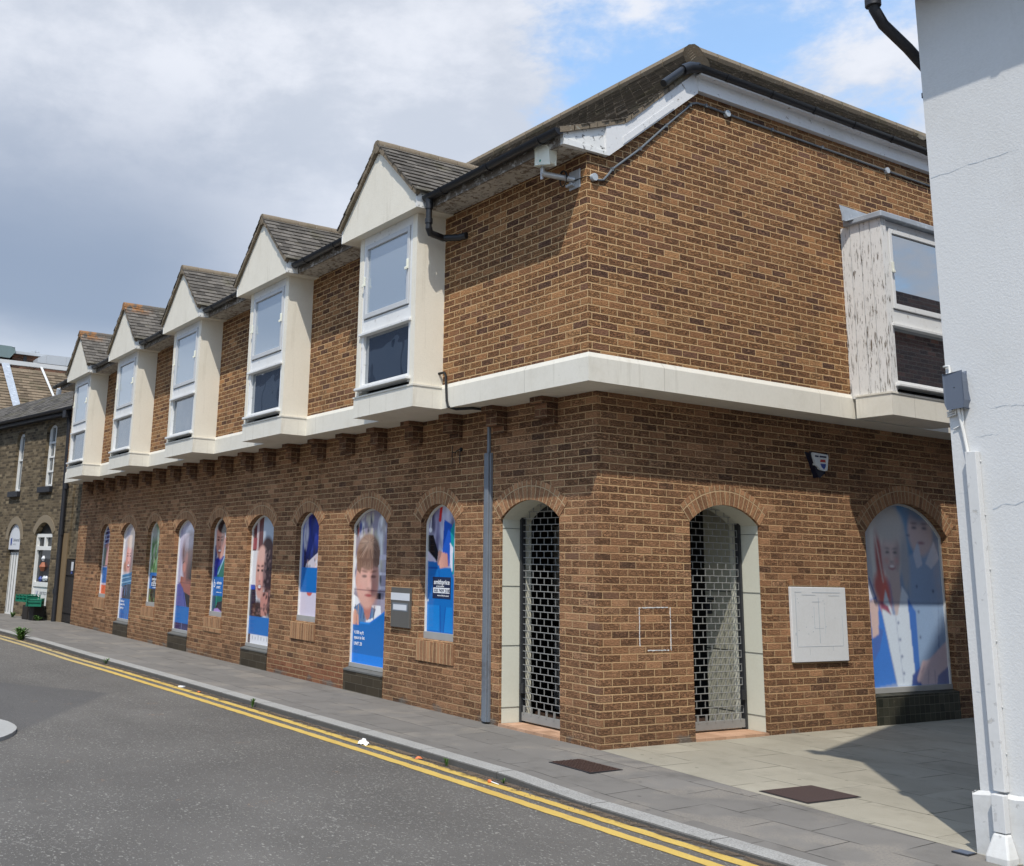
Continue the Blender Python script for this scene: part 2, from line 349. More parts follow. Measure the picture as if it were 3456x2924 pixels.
def asphalt():
    m, t, b = new_mat('asphalt')
    P = t.node('ShaderNodeTexCoord').outputs['Object']
    base = t.noise(P, .6, 5, .6)
    fine = t.noise(P, 190, 2, .6)
    mp = t.node('ShaderNodeMapping'); t.put(mp.inputs['Vector'], P); mp.inputs['Scale'].default_value = (38, 56, 38); mp.inputs['Rotation'].default_value = (0, 0, .5)
    chips = t.noise(mp.outputs[0], 1.0, 3, .6, .7)
    worn = t.noise(P, .35, 3, .6)
    thr = t.m('MULTIPLY_ADD', worn, -.16, .645)
    ck = t.step(chips, thr, t.m('ADD', thr, .035))
    c = t.ramp(base, [(.3, (.098, .091, .083)), (.7, (.132, .123, .112))])
    f = t.m('MULTIPLY_ADD', fine, 1.0, .5); c = t.mix(1.0, c, t.vec(f, f, f), 'MULTIPLY')
    vor = t.node('ShaderNodeTexVoronoi'); t.put(vor.inputs['Vector'], P); vor.inputs['Scale'].default_value = 60
    vr, _, _ = t.sep(vor.outputs['Color'])
    c = t.mix(t.m('MULTIPLY', ck, t.m('MULTIPLY_ADD', vr, .7, .15)), c, (.36, .345, .31))
    mt = t.node('ShaderNodeMapping'); t.put(mt.inputs['Vector'], P); mt.inputs['Scale'].default_value = (.22, .9, 1)
    trk = t.noise(mt.outputs[0], 1.0, 5, .6, .4); tf = t.m('MULTIPLY_ADD', trk, .55, .74); c = t.mix(1.0, c, t.vec(tf, tf, tf), 'MULTIPLY')
    px_, py_, _z = t.sep(P)
    oil = t.step(t.noise(P, 1.1, 5, .7), .64, .74); c = t.mix(t.m('MULTIPLY', oil, .35), c, (.045, .043, .042))
    pd = t.m('ADD', t.m('ABSOLUTE', t.m('ADD', px_, 6.3)), t.m('MULTIPLY', t.m('ABSOLUTE', t.m('ADD', py_, 4.6)), 1.6)); c = t.mix(t.m('MULTIPLY', t.m('SUBTRACT', 1.0, t.step(pd, 2.6, 2.9)), .55), c, (.080, .079, .080))
    c = t.mix(t.m('MULTIPLY', t.step(t.noise(P, 3.2, 2, .5), .70, .74), t.m('MULTIPLY', ck, .5)), c, (.36, .20, .10))
    t.put(b.inputs['Base Color'], c); b.inputs['Roughness'].default_value = .85; b.inputs['Specular IOR Level'].default_value = .3
    t.put(b.inputs['Normal'], t.bump(t.m('ADD', ck, t.m('MULTIPLY', fine, .8)), .006))
    return m
def slabs(name, c0, c1, jointcol, bw, bh, worn, worncol, joint=.004):
    m, t, b = new_mat(name)
    uv = t.node('ShaderNodeUVMap').outputs[0]
    wn = t.noise(uv, 5, 3, .6)
    x, y, _ = t.sep(uv)
    y = t.m('ADD', y, t.m('MULTIPLY_ADD', wn, .012, 50)); x = t.m('ADD', x, t.m('MULTIPLY_ADD', wn, .012, 50))
    v = t.m('DIVIDE', y, bh); row = t.m('FLOOR', v); fy = t.m('FRACT', v)
    u = t.m('ADD', t.m('DIVIDE', x, bw), t.m('MULTIPLY', t.m('MODULO', row, 2.0), .5)); col = t.m('FLOOR', u); fx = t.m('FRACT', u)
    dx = t.m('MULTIPLY', t.m('MINIMUM', fx, t.m('SUBTRACT', 1.0, fx)), bw); dy = t.m('MULTIPLY', t.m('MINIMUM', fy, t.m('SUBTRACT', 1.0, fy)), bh)
    jm = t.m('SUBTRACT', 1.0, t.step(t.m('MINIMUM', dx, dy), joint*.5, joint*1.6))
    jm = t.m('MULTIPLY', jm, t.step(t.noise(uv, 1.7, 3, .6), .40, .58))
    rn = t.node('ShaderNodeTexWhiteNoise', noise_dimensions='3D'); t.put(rn.inputs['Vector'], t.vec(col, row, 3.0))
    f = t.m('MULTIPLY', t.m('MULTIPLY_ADD', rn.outputs['Value'], .12, .94), t.m('MULTIPLY_ADD', t.noise(uv, 150, 3, .7), .5, .75))
    c = t.ramp(t.noise(uv, .9, 5, .65), [(.3, c0), (.7, c1)])
    c = t.mix(1.0, c, t.vec(f, f, f), 'MULTIPLY')
    wk = t.m('MULTIPLY', t.step(t.m('ADD', t.noise(uv, 1.5, 3, .5), t.m('MULTIPLY', rn.outputs['Value'], .16)), .62, .72), t.step(t.noise(uv, 55, 3, .7), .35, .6))
    c = t.mix(t.m('MULTIPLY', wk, worn), c, worncol)
    st = t.step(t.noise(uv, 9, 4, .7), .62, .8); c = t.mix(t.m('MULTIPLY', st, .25), c, jointcol)
    gv = t.node('ShaderNodeTexVoronoi'); t.put(gv.inputs['Vector'], uv); gv.inputs['Scale'].default_value = 5.5; g1 = t.sep(gv.outputs['Color'])[0]
    gum = t.m('MULTIPLY', t.m('SUBTRACT', 1.0, t.step(gv.outputs['Distance'], .07, .12)), t.step(g1, .70, .72)); c = t.mix(t.m('MULTIPLY', gum, .55), c, jointcol)
    wd = t.step(t.noise(uv, 2.3, 6, .7), .48, .72); c = t.mix(t.m('MULTIPLY', wd, .28), c, jointcol)
    c = t.mix(jm, c, jointcol)
    t.put(b.inputs['Base Color'], c); b.inputs['Roughness'].default_value = .88; b.inputs['Specular IOR Level'].default_value = .25
    t.put(b.inputs['Normal'], t.bump(t.m('SUBTRACT', t.m('MULTIPLY', t.noise(uv, 120, 3, .7), .35), jm), .006))
    return m
M['asphalt'] = asphalt()
M['slab'] = slabs('grey_slabs', (.150, .141, .130), (.185, .174, .160), (.05, .047, .043), .62, .46, .5, (.27, .24, .20))
M['cream'] = slabs('buff_slabs', (.265, .245, .195), (.335, .31, .25), (.075, .072, .05), .90, .60, .35, (.38, .355, .29))
def kerb_mat():
    m, t, b = new_mat('granite_kerb')
    P = t.node('ShaderNodeTexCoord').outputs['Object']
    x, y, z = t.sep(P)
    n = t.noise(P, 75, 4, .75); g = t.noise(P, 3, 4, .6)
    c = t.ramp(n, [(.3, (.17, .165, .155)), (.5, (.30, .295, .28)), (.7, (.43, .42, .40))])
    f = t.m('MULTIPLY_ADD', g, .5, .75); c = t.mix(1.0, c, t.vec(f, f, f), 'MULTIPLY')
    fr = t.m('FRACT', t.m('DIVIDE', t.m('ADD', x, 60.3), 1.18)); jm = t.m('SUBTRACT', 1.0, t.step(t.m('ABSOLUTE', t.m('SUBTRACT', fr, .5)), .002, .007))
    c = t.mix(t.m('MULTIPLY', jm, .85), c, (.05, .045, .04))
    N = t.node('ShaderNodeNewGeometry').outputs['True Normal']; nz = t.sep(N)[2]
    grime = t.m('MULTIPLY', t.m('SUBTRACT', 1.0, t.step(nz, .2, .9)), .86)           # road film on the upright face
    c = t.mix(grime, c, (.055, .052, .048))
    t.put(b.inputs['Base Color'], c); b.inputs['Roughness'].default_value = .85
    t.put(b.inputs['Normal'], t.bump(t.m('SUBTRACT', n, jm), .006))
    return m
M['kerb'] = kerb_mat()
def yellow_mat():
    m, t, b = new_mat('yellow_road_paint')
    P = t.node('ShaderNodeTexCoord').outputs['Object']; x, y, z = t.sep(P)
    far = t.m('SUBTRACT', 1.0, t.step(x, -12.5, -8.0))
    n = t.noise(P, 70, 4, .75); g = t.noise(P, 2.5, 4, .6)
    c = t.ramp(g, [(.3, (.50, .33, .075)), (.7, (.58, .41, .10))])
    f = t.m('MULTIPLY_ADD', n, .5, .75); c = t.mix(1.0, c, t.vec(f, f, f), 'MULTIPLY')
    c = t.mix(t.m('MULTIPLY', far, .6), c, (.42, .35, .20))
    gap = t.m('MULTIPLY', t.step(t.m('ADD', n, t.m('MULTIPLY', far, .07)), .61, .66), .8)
    c = t.mix(gap, c, (.09, .085, .075))
    t.put(b.inputs['Base Color'], c); b.inputs['Roughness'].default_value = .75
    t.put(b.inputs['Normal'], t.bump(n, .004))
    return m
M['yellow'] = yellow_mat()
M['island'] = simple('island_concrete', (.33, .325, .31), .85, .15, 20, bump=.003, bscale=90)
M['grit'] = simple('gutter_grit', (.20, .15, .105), .9, .5, 40)
# ------------------------------------------------------------------ mesh helpers
class MB:
    def __init__(s): s.v = []; s.f = []; s.uv = []; s.tone = []
    def add(s, vs, fs, uvs=None, tone=.5):
        b = len(s.v); s.v += [tuple(p) for p in vs]
        for i, f in enumerate(fs):
            s.f.append(tuple(b+k for k in f)); s.uv.append(uvs[i] if uvs else None); s.tone.append(tone)
    def quad(s, a, b, c, d, uv=None, tone=.5): s.add([a, b, c, d], [(0, 1, 2, 3)], [uv] if uv else None, tone)
    def box(s, x0, y0, z0, x1, y1, z1):
        x0, x1 = sorted((x0, x1)); y0, y1 = sorted((y0, y1)); z0, z1 = sorted((z0, z1))
        v = [(x, y, z) for z in (z0, z1) for y in (y0, y1) for x in (x0, x1)]
        s.add(v, [(0, 2, 3, 1), (4, 5, 7, 6), (0, 1, 5, 4), (2, 6, 7, 3), (0, 4, 6, 2), (1, 3, 7, 5)])
    def prism(s, poly, axis, a, b):
        def mk(p, h):
            return {'x': (h, p[0], p[1]), 'y': (p[0], h, p[1]), 'z': (p[0], p[1], h)}[axis]
        n = len(poly); v = [mk(p, a) for p in poly]+[mk(p, b) for p in poly]
        fs = [(i, (i+1) % n, n+(i+1) % n, n+i) for i in range(n)]
        tri = tessellate_polygon([[Vector((p[0], p[1], 0)) for p in poly]])
        fs += [tuple(t) for t in tri]+[tuple(n+k for k in reversed(t)) for t in tri]
        s.add(v, fs)
    def tube(s, pts, r, n=8, caps=True):
        pts = [Vector(p) for p in pts]; rs = r if isinstance(r, (list, tuple)) else [r]*len(pts)
        rings = []; prev = None
        for i, p in enumerate(pts):
            d = (pts[min(i+1, len(pts)-1)]-pts[max(i-1, 0)]).normalized()
            if prev is None:
                h = Vector((0, 0, 1)) if abs(d.z) < .9 else Vector((1, 0, 0)); a = d.cross(h).normalized()
            else: a = (prev-d*prev.dot(d)).normalized()
            prev = a; bb = d.cross(a)
            rings.append([p+(a*math.cos(2*math.pi*k/n)+bb*math.sin(2*math.pi*k/n))*rs[i] for k in range(n)])
        v = [q for rg in rings for q in rg]; f = []
        for i in range(len(rings)-1):
            for k in range(n): f.append((i*n+k, i*n+(k+1) % n, (i+1)*n+(k+1) % n, (i+1)*n+k))
        if caps: f += [tuple(reversed(range(n))), tuple((len(rings)-1)*n+k for k in range(n))]
        s.add(v, f)
    def gutter(s, p0, p1, r=.06, n=8, stops=True):
        p0 = Vector(p0); p1 = Vector(p1); d = (p1-p0).normalized(); side = d.cross(Vector((0, 0, 1))).normalized()
        def ring(p, rr): return [p+side*rr*math.cos(math.pi*k/n)-Vector((0, 0, 1))*rr*math.sin(math.pi*k/n) for k in range(n+1)]
        a, b, c, e = ring(p0, r), ring(p1, r), ring(p0, r-.006), ring(p1, r-.006); m = n+1
        f = []
        for k in range(n):
            f.append((k, k+1, m+k+1, m+k)); f.append((2*m+k+1, 2*m+k, 3*m+k, 3*m+k+1))
        f += [(0, m, 3*m, 2*m), (m-1, 3*m-1, 4*m-1, 2*m-1)]
        s.add(a+b+c+e, f)
        if stops:
            for rg in (a, b): s.add(rg, [tuple(range(m))])
    def clips(s, p0, p1, r, step=.9):
        p0 = Vector(p0); p1 = Vector(p1); L = (p1-p0).length; d = (p1-p0)/L; k = step*.4
        while k < L:
            c = p0+d*k; s.gutter(c-d*.022, c+d*.022, r+.008, stops=True); k += step
    def build(s, name, mat, parent=None, loc=(0, 0, 0), rotz=0.0, smooth=False, bevel=0.0):
        me = bpy.data.meshes.new(name); me.from_pydata(s.v, [], s.f); me.validate(clean_customdata=False)
        ul = me.uv_layers.new(name='UVMap'); V = me.vertices
        if len(me.polygons) == len(s.f):
            at = me.attributes.new('tone', 'FLOAT', 'FACE'); at.data.foreach_set('value', s.tone)
        for p in me.polygons:
            u = s.uv[p.index] if p.index < len(s.uv) else None; n = p.normal
            ax = max(range(3), key=lambda k: abs(n[k]))
            for j, li in enumerate(p.loop_indices):
                if u: ul.data[li].uv = u[j]
                else:
                    c = V[me.loops[li].vertex_index].co
                    ul.data[li].uv = ((c.y, c.z), (c.x, c.z), (c.x, c.y))[ax]
        me.materials.append(M[mat] if isinstance(mat, str) else mat)
        if smooth:
            me.polygons.foreach_set('use_smooth', [True]*len(me.polygons)); me.set_sharp_from_angle(angle=math.radians(40))
        o = bpy.data.objects.new(name, me); COL.objects.link(o)
        o.location = loc; o.rotation_euler = (0, 0, rotz)
        if parent: o.parent = parent
        if bevel:
            b = o.modifiers.new('bevel', 'BEVEL'); b.width = bevel; b.segments = 2; b.limit_method = 'ANGLE'
        return o
def tag(o, label=None, cat=None, group=None, kind=None):
    if label: o['label'] = label
    if cat: o['category'] = cat
    if group: o['group'] = group
    if kind: o['kind'] = kind
    return o
def thing(name, label, cat, loc=(0, 0, 0), rotz=0.0, group=None):
    o = bpy.data.objects.new(name, None); COL.objects.link(o); o.location = loc; o.rotation_euler = (0, 0, rotz)
    o.empty_display_size = .2
    return tag(o, label, cat, group)
def arc(xc, w, zs, rise, n=16):
    r = (w*w/4+rise*rise)/(2*rise); zc = zs+rise-r; a = math.asin(w/2/r)
    return [(xc+r*math.sin(-a+2*a*k/n), zc+r*math.cos(-a+2*a*k/n)) for k in range(n+1)]   # left to right
def opening(xc, w, z0, zs, rise):
    return [(xc-w/2, z0)]+arc(xc, w, zs, rise)+[(xc+w/2, z0)]
def wall(mb, to3, outer, holes, dep):
    """flat wall with openings and their brick reveals; to3(a, z, d) places a point, d = distance into the wall"""
    loops = [outer]+holes
    pts = [p for l in loops for p in l]
    tri = tessellate_polygon([[Vector((p[0], p[1], 0)) for p in l] for l in loops])
    mb.add([to3(p[0], p[1], 0) for p in pts], [tuple(t) for t in tri], [[(pts[k][0], pts[k][1]) for k in t] for t in tri])
    for hi, h in enumerate(holes):
        n = len(h); L = 0; depth = dep[hi] if isinstance(dep, list) else dep
        for i in range(n):
            a, b = h[i], h[(i+1) % n]
            if abs(a[1]-b[1]) < 1e-6 and i == n-1: continue
            l = math.hypot(a[0]-b[0], a[1]-b[1])
            vert = abs(a[0]-b[0]) < 1e-6
            uv = [(a[0], a[1]), (b[0], b[1]), (b[0]+depth, b[1]), (a[0]+depth, a[1])] if vert else [(0, L), (0, L+l), (depth, L+l), (depth, L)]
            mb.quad(to3(*a, 0), to3(*b, 0), to3(*b, depth), to3(*a, depth), uv); L += l
def arch_ring(mb, to3, xc, w, zs, rise, t=.215, proud=.004, d=.1):
    r = (w*w/4+rise*rise)/(2*rise); zc = zs+rise-r; a = math.asin(w/2/r); n = 24; L = 2*a*(r+t/2)
    k0 = round(L/.0745)*.0745/L
    P = lambda rr, q, dd: to3(xc+rr*math.sin(q), zc+rr*math.cos(q), dd)
    for k in range(n):
        q0 = -a+2*a*k/n; q1 = -a+2*a*(k+1)/n; v0 = (q0+a)*(r+t/2)*k0; v1 = (q1+a)*(r+t/2)*k0
        mb.quad(P(r, q0, -proud), P(r, q1, -proud), P(r+t, q1, -proud), P(r+t, q0, -proud), [(.05, v0), (.05, v1), (.05+t, v1), (.05+t, v0)])
        mb.quad(P(r, q0, -proud), P(r, q1, -proud), P(r, q1, d), P(r, q0, d), [(.05, v0), (.05, v1), (.05+d, v1), (.05+d, v0)])
        mb.quad(P(r+t, q0, -proud), P(r+t, q1, -proud), P(r+t, q1, 0), P(r+t, q0, 0), [(.06, v0), (.06, v1), (.06, v1), (.06, v0)])
    for q in (-a, a): mb.quad(P(r, q, -proud), P(r+t, q, -proud), P(r+t, q, 0), P(r, q, 0), [(.06, .03)]*4)
def tile_field(mb, pos, nrm, rows, w=.165, th=.013, lift=.003):
    """overlapping tiles as real slabs: pos(a, s) on the slope, rows = (s0, s1, a0, a1)"""
    for i, (s0, s1, a0, a1) in enumerate(rows):
        if a1-a0 < .03: continue
        a = a0-(w*.5 if i % 2 else 0); n = nrm((s0+s1)/2)
        while a < a1:
            b = a+w-.004; c, d = max(a, a0), min(b, a1)
            if d-c > .012:
                j = random.uniform(-.005, .005); t = th+random.uniform(-.003, .005)
                A, B = pos(c, s0+j), pos(d, s0+j+random.uniform(-.002, .002)); Cc, D = pos(d, s1+.01), pos(c, s1+.01)
                A1, B1 = A+n*t, B+n*t; C1, D1 = Cc+n*lift, D+n*lift; tone = random.random()
                mb.add([A1, B1, C1, D1, A-n*.004, B-n*.004], [(0, 1, 2, 3), (4, 5, 1, 0), (4, 0, 3), (5, 2, 1)], None, tone)
            a += w
def text_mesh(name, body, size, mat, parent, loc, rot, align='LEFT', extrude=.0008, bold=0.0, xscale=1.0):
    cu = bpy.data.curves.new(name, 'FONT'); cu.body = body; cu.size = size; cu.align_x = align; cu.extrude = extrude; cu.offset = bold; cu.resolution_u = 3
    cu.space_line = 1.05
    tmp = bpy.data.objects.new(name, cu); COL.objects.link(tmp)
    dg = bpy.context.evaluated_depsgraph_get(); dg.update()
    me = bpy.data.meshes.new_from_object(tmp.evaluated_get(dg)); me.name = name
    bpy.data.objects.remove(tmp)
    me.materials.clear(); me.materials.append(M[mat])
    o = bpy.data.objects.new(name, me); COL.objects.link(o); o.location = loc; o.rotation_euler = rot; o.scale = (xscale, 1, 1)
    if parent: o.parent = parent
    return o
FRONT = (math.pi/2, 0, 0)                    # text standing up, read from the street
SIDE = (math.pi/2, 0, math.pi/2)             # read from the alley side

# ------------------------------------------------------------------ ground
def kz(x):                                   # kerb top: drops towards the near right
    t = min(1, max(0, (x-.5)/1.0)); return -.03*t*t*(3-2*t)
KERB = [(-60, -8.6), (-30, -3.75), (-25, -2.95), (-20.5, -2.32), (-17.5, -2.07), (-14, -1.92), (-11, -1.87), (-9, -1.78), (-6, -1.69), (-3, -1.62), (-1, -1.585), (0, -1.575), (.6, -1.57), (1.0, -1.57), (1.5, -1.57), (2.5, -1.57), (4, -1.56), (8, -1.58), (30, -1.7)]
def ky(x):
    for (x0, y0), (x1, y1) in zip(KERB, KERB[1:]):
        if x <= x1: return y0+(y1-y0)*(x-x0)/(x1-x0)
    return KERB[-1][1]
XS = sorted(set([k[0] for k in KERB]+[x*.5 for x in range(-44, 24)]))
RZ = -.068
mb = MB(); mb.quad((-400, -400, RZ), (400, -400, RZ), (400, 400, RZ), (-400, 400, RZ)); tag(mb.build('road', 'asphalt'), kind='structure')
mb = MB()
prof = [(.004, -.14), (0, -.012), (.004, -.003), (.014, 0), (.180, 0), (.186, -.1)]
for a, b in zip(XS, XS[1:]):
    for (d0, z0), (d1, z1) in zip(prof, prof[1:]):
        mb.quad((a, ky(a)+d0, kz(a)+z0), (b, ky(b)+d0, kz(b)+z0), (b, ky(b)+d1, kz(b)+z1), (a, ky(a)+d1, kz(a)+z1))
tag(mb.build('kerb', 'kerb'), kind='structure')
def cb(x): return max(-.45, -.085*x) if x > 0 else .12              # seam between grey slabs and buff slabs
mb = MB()
for a, b in zip(XS, XS[1:]):
    ya, yb = ky(a)+.186, ky(b)+.186
    fa = lambda x: (-.09*x-.0 if 0 <= x <= 4.2 else (.15 if x < 0 and x > -21 else (1.5 if x < 0 else -.2)))
    mb.quad((a, ya, kz(a)-.003), (b, yb, kz(b)-.003), (b, fa(b) if b != 0 else -.0, 0), (a, fa(a), 0))
tag(mb.build('pavement', 'slab'), kind='structure')
mb = MB(); mb.add([(-.2, 0, .001), (0, 0, .001), (4.2, -.378, .001), (4.2, 14, .001), (-.2, 14, .001)], [(0, 1, 2, 3, 4)])
tag(mb.build('alley_paving', 'cream'), kind='structure')
for nm, y0, y1 in (('inner', .095, .195), ('outer', .292, .395)):
    mb = MB()
    xs = [x*.1 for x in range(-300, 120)]
    jit = {x: (random.uniform(-.006, .006), random.uniform(-.006, .006)) for x in xs}
    for a, b in zip(xs, xs[1:]):
        if random.random() < .02 and a < -9: continue
        mb.quad((a, ky(a)-y1+jit[a][0], RZ+.004), (b, ky(b)-y1+jit[b][0], RZ+.004), (b, ky(b)-y0+jit[b][1], RZ+.004), (a, ky(a)-y0+jit[a][1], RZ+.004))
    tag(mb.build('yellow_line', 'yellow'), kind='structure')
# tip of the pale concrete island at the left edge
mb = MB(); pl = []
for k in range(40):
    q = 2*math.pi*k/40; pl.append((-3.8+1.3*math.cos(q), -5.9+1.3*math.sin(q)))
mb.prism(pl, 'z', RZ-.01, RZ+.035); tag(mb.build('traffic_island', 'island', bevel=.02), kind='structure')
# film of brown dirt along the foot of the kerb
def dirt_mat():
    m, t, b = new_mat('gutter_dirt'); P = t.node('ShaderNodeTexCoord').outputs['Object']; uv = t.node('ShaderNodeUVMap').outputs[0]
    t.put(b.inputs['Base Color'], t.mix(t.noise(P, 60, 3, .7), (.05, .036, .026), (.16, .12, .085))); b.inputs['Roughness'].default_value = .95
    tr_ = t.node('ShaderNodeBsdfTransparent'); mx = t.node('ShaderNodeMixShader'); _, v, _z = t.sep(uv)
    a = t.step(t.m('ADD', t.noise(P, 7, 5, .7), t.m('MULTIPLY', t.m('SUBTRACT', 1.0, v), .36)), .58, .86)
    t.put(mx.inputs[0], a); out = [n for n in t.n if n.type == 'OUTPUT_MATERIAL'][0]
    t.l.new(tr_.outputs[0], mx.inputs[1]); t.l.new(b.outputs[0], mx.inputs[2]); t.l.new(mx.outputs[0], out.inputs[0]); return m
M['gdirt'] = dirt_mat()
mb = MB()
for a, b in zip(XS, XS[1:]):
    if a < -30 or b > 9: continue
    mb.quad((a, ky(a)-.17, RZ+.008), (b, ky(b)-.17, RZ+.008), (b, ky(b)+.01, RZ+.008), (a, ky(a)+.01, RZ+.008), [(a, 1), (b, 1), (b, 0), (a, 0)])
tag(mb.build('gutter_dirt', 'gdirt'), 'thin film of brown dirt along the kerb foot', 'dirt', kind='stuff')
# grit and dead leaf crumbs washed into the gutter
mb = MB()
for k in range(900):
    x = random.uniform(-12, 2.2); y = ky(x)-abs(random.gauss(0, .07)); r = random.uniform(.003, .011)
    q = random.uniform(0, 6.3); p = [(x+r*math.cos(q+j*2.1), y+r*math.sin(q+j*2.1)*.7, RZ+.005) for j in range(3)]+[(x, y, RZ+.005+r*.8)]
    mb.add(p, [(0, 1, 3), (1, 2, 3), (2, 0, 3)])
tag(mb.build('gutter_grit', 'grit'), 'brown grit and crumbs washed along the foot of the kerb', 'grit', kind='stuff')
# ------------------------------------------------------------------ the brick building
ZS, ZB, ZE = 3.479, 3.773, 5.86                 # jetty soffit, foot of the upper bricks, eaves soffit
UP, UR = .445, .394                             # jetty towards the street and towards the alley
XL = -19.68
B = thing('brick_building', 'long two storey brick building with a cream jetty band and five gabled bay windows', 'building')
ST = lambda a, z, d: (a, d, z)                  # street wall
RT = lambda a, z, d: (-d, a, z)                 # alley wall
ZSP, RISE = 2.21, .215
TALL = [-4.68, -8.28, -11.88, -15.50]; SMALL = [-2.93, -6.53, -10.13, -13.72, -17.24]
SILL = {-2.93: .80, -6.53: .81, -10.13: .69, -13.72: .70, -17.24: .74}
D1, D1W, D2, D2W = -1.115, 1.03, 1.825, 1.09
RW, RWW, RWZ, RWR = 5.06, 1.66, 2.21, .385
mb = MB()
holes = [opening(x, 1.06, 0.0, ZSP, RISE) for x in TALL]+[opening(x, .77, SILL[x], ZSP, RISE) for x in SMALL]+[opening(D1, D1W, 0.0, ZSP, .20)]
wall(mb, ST, [(XL, -.15), (0, -.15), (0, ZS), (XL, ZS)], [[(a, max(z, -.02)) for a, z in h] for h in holes], [.13]*(len(holes)-1)+[.03])
wall(mb, RT, [(0, -.15), (9.0, -.15), (9.0, ZS), (0, ZS)], [[(a, max(z, -.02)) for a, z in h] for h in (opening(D2, D2W, 0.0, ZSP, .20), opening(RW, RWW, 0.0, RWZ, RWR))], [.03, .13])
mb.quad((XL, 0, -.15), (XL, 7, -.15), (XL, 7, ZS), (XL, 0, ZS))
mb.build('lower_wall', 'brick_lo', B)
mb = MB()
mb.quad((XL, -UP, ZB-.03), (UR, -UP, ZB-.03), (UR, -UP, ZE), (XL, -UP, ZE))
pr = [(-UP, ZB-.03), (9, ZB-.03), (9, 7.0), (1.14, 7.0), (1.14, 6.96), (-.20, ZE), (-UP, ZE)]
tri = tessellate_polygon([[Vector((p[0], p[1], 0)) for p in pr]])
mb.add([(UR, p[0], p[1]) for p in pr], [tuple(t) for t in tri])
mb.quad((XL, -UP, ZB), (XL, 6, ZB), (XL, 6, ZE), (XL, -UP, ZE))
mb.build('upper_wall', 'brick_up', B)
# cream band, its weathered top edge and the soffit under the jetty
mb = MB()
def ring(o, z): return [(XL, -UP-o, z), (UR+o, -UP-o, z), (UR+o, 9, z)]
lv = [ring(.018, ZS), ring(.020, ZB-.055), ring(.016, ZB-.045), ring(-.004, ZB+.004)]
for a, b in zip(lv, lv[1:]):
    for i in range(2): mb.quad(a[i], a[i+1], b[i+1], b[i])
o = lv[0]; mb.quad((XL, .0, ZS), (0, 0, ZS), o[1], o[0]); mb.quad((0, 0, ZS), (0, 9, ZS), o[2], o[1])
mb.quad((XL, -UP-.018, ZS), (XL, 0, ZS), (XL, 0, ZB), (XL, -UP, ZB))
mb.build('jetty_band', 'band', B)
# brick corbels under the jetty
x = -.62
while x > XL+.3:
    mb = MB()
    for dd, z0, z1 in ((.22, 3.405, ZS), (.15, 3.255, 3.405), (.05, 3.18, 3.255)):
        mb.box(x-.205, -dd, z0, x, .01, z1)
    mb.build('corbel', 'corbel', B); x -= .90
# arches over every opening
def archpart(parent, xc, w, zs, rise, to3=ST, loc=(0, 0, 0), t=.215):
    mb = MB(); arch_ring(mb, to3, xc, w, zs, rise, t); return mb.build('brick_arch', 'arch', parent, loc)

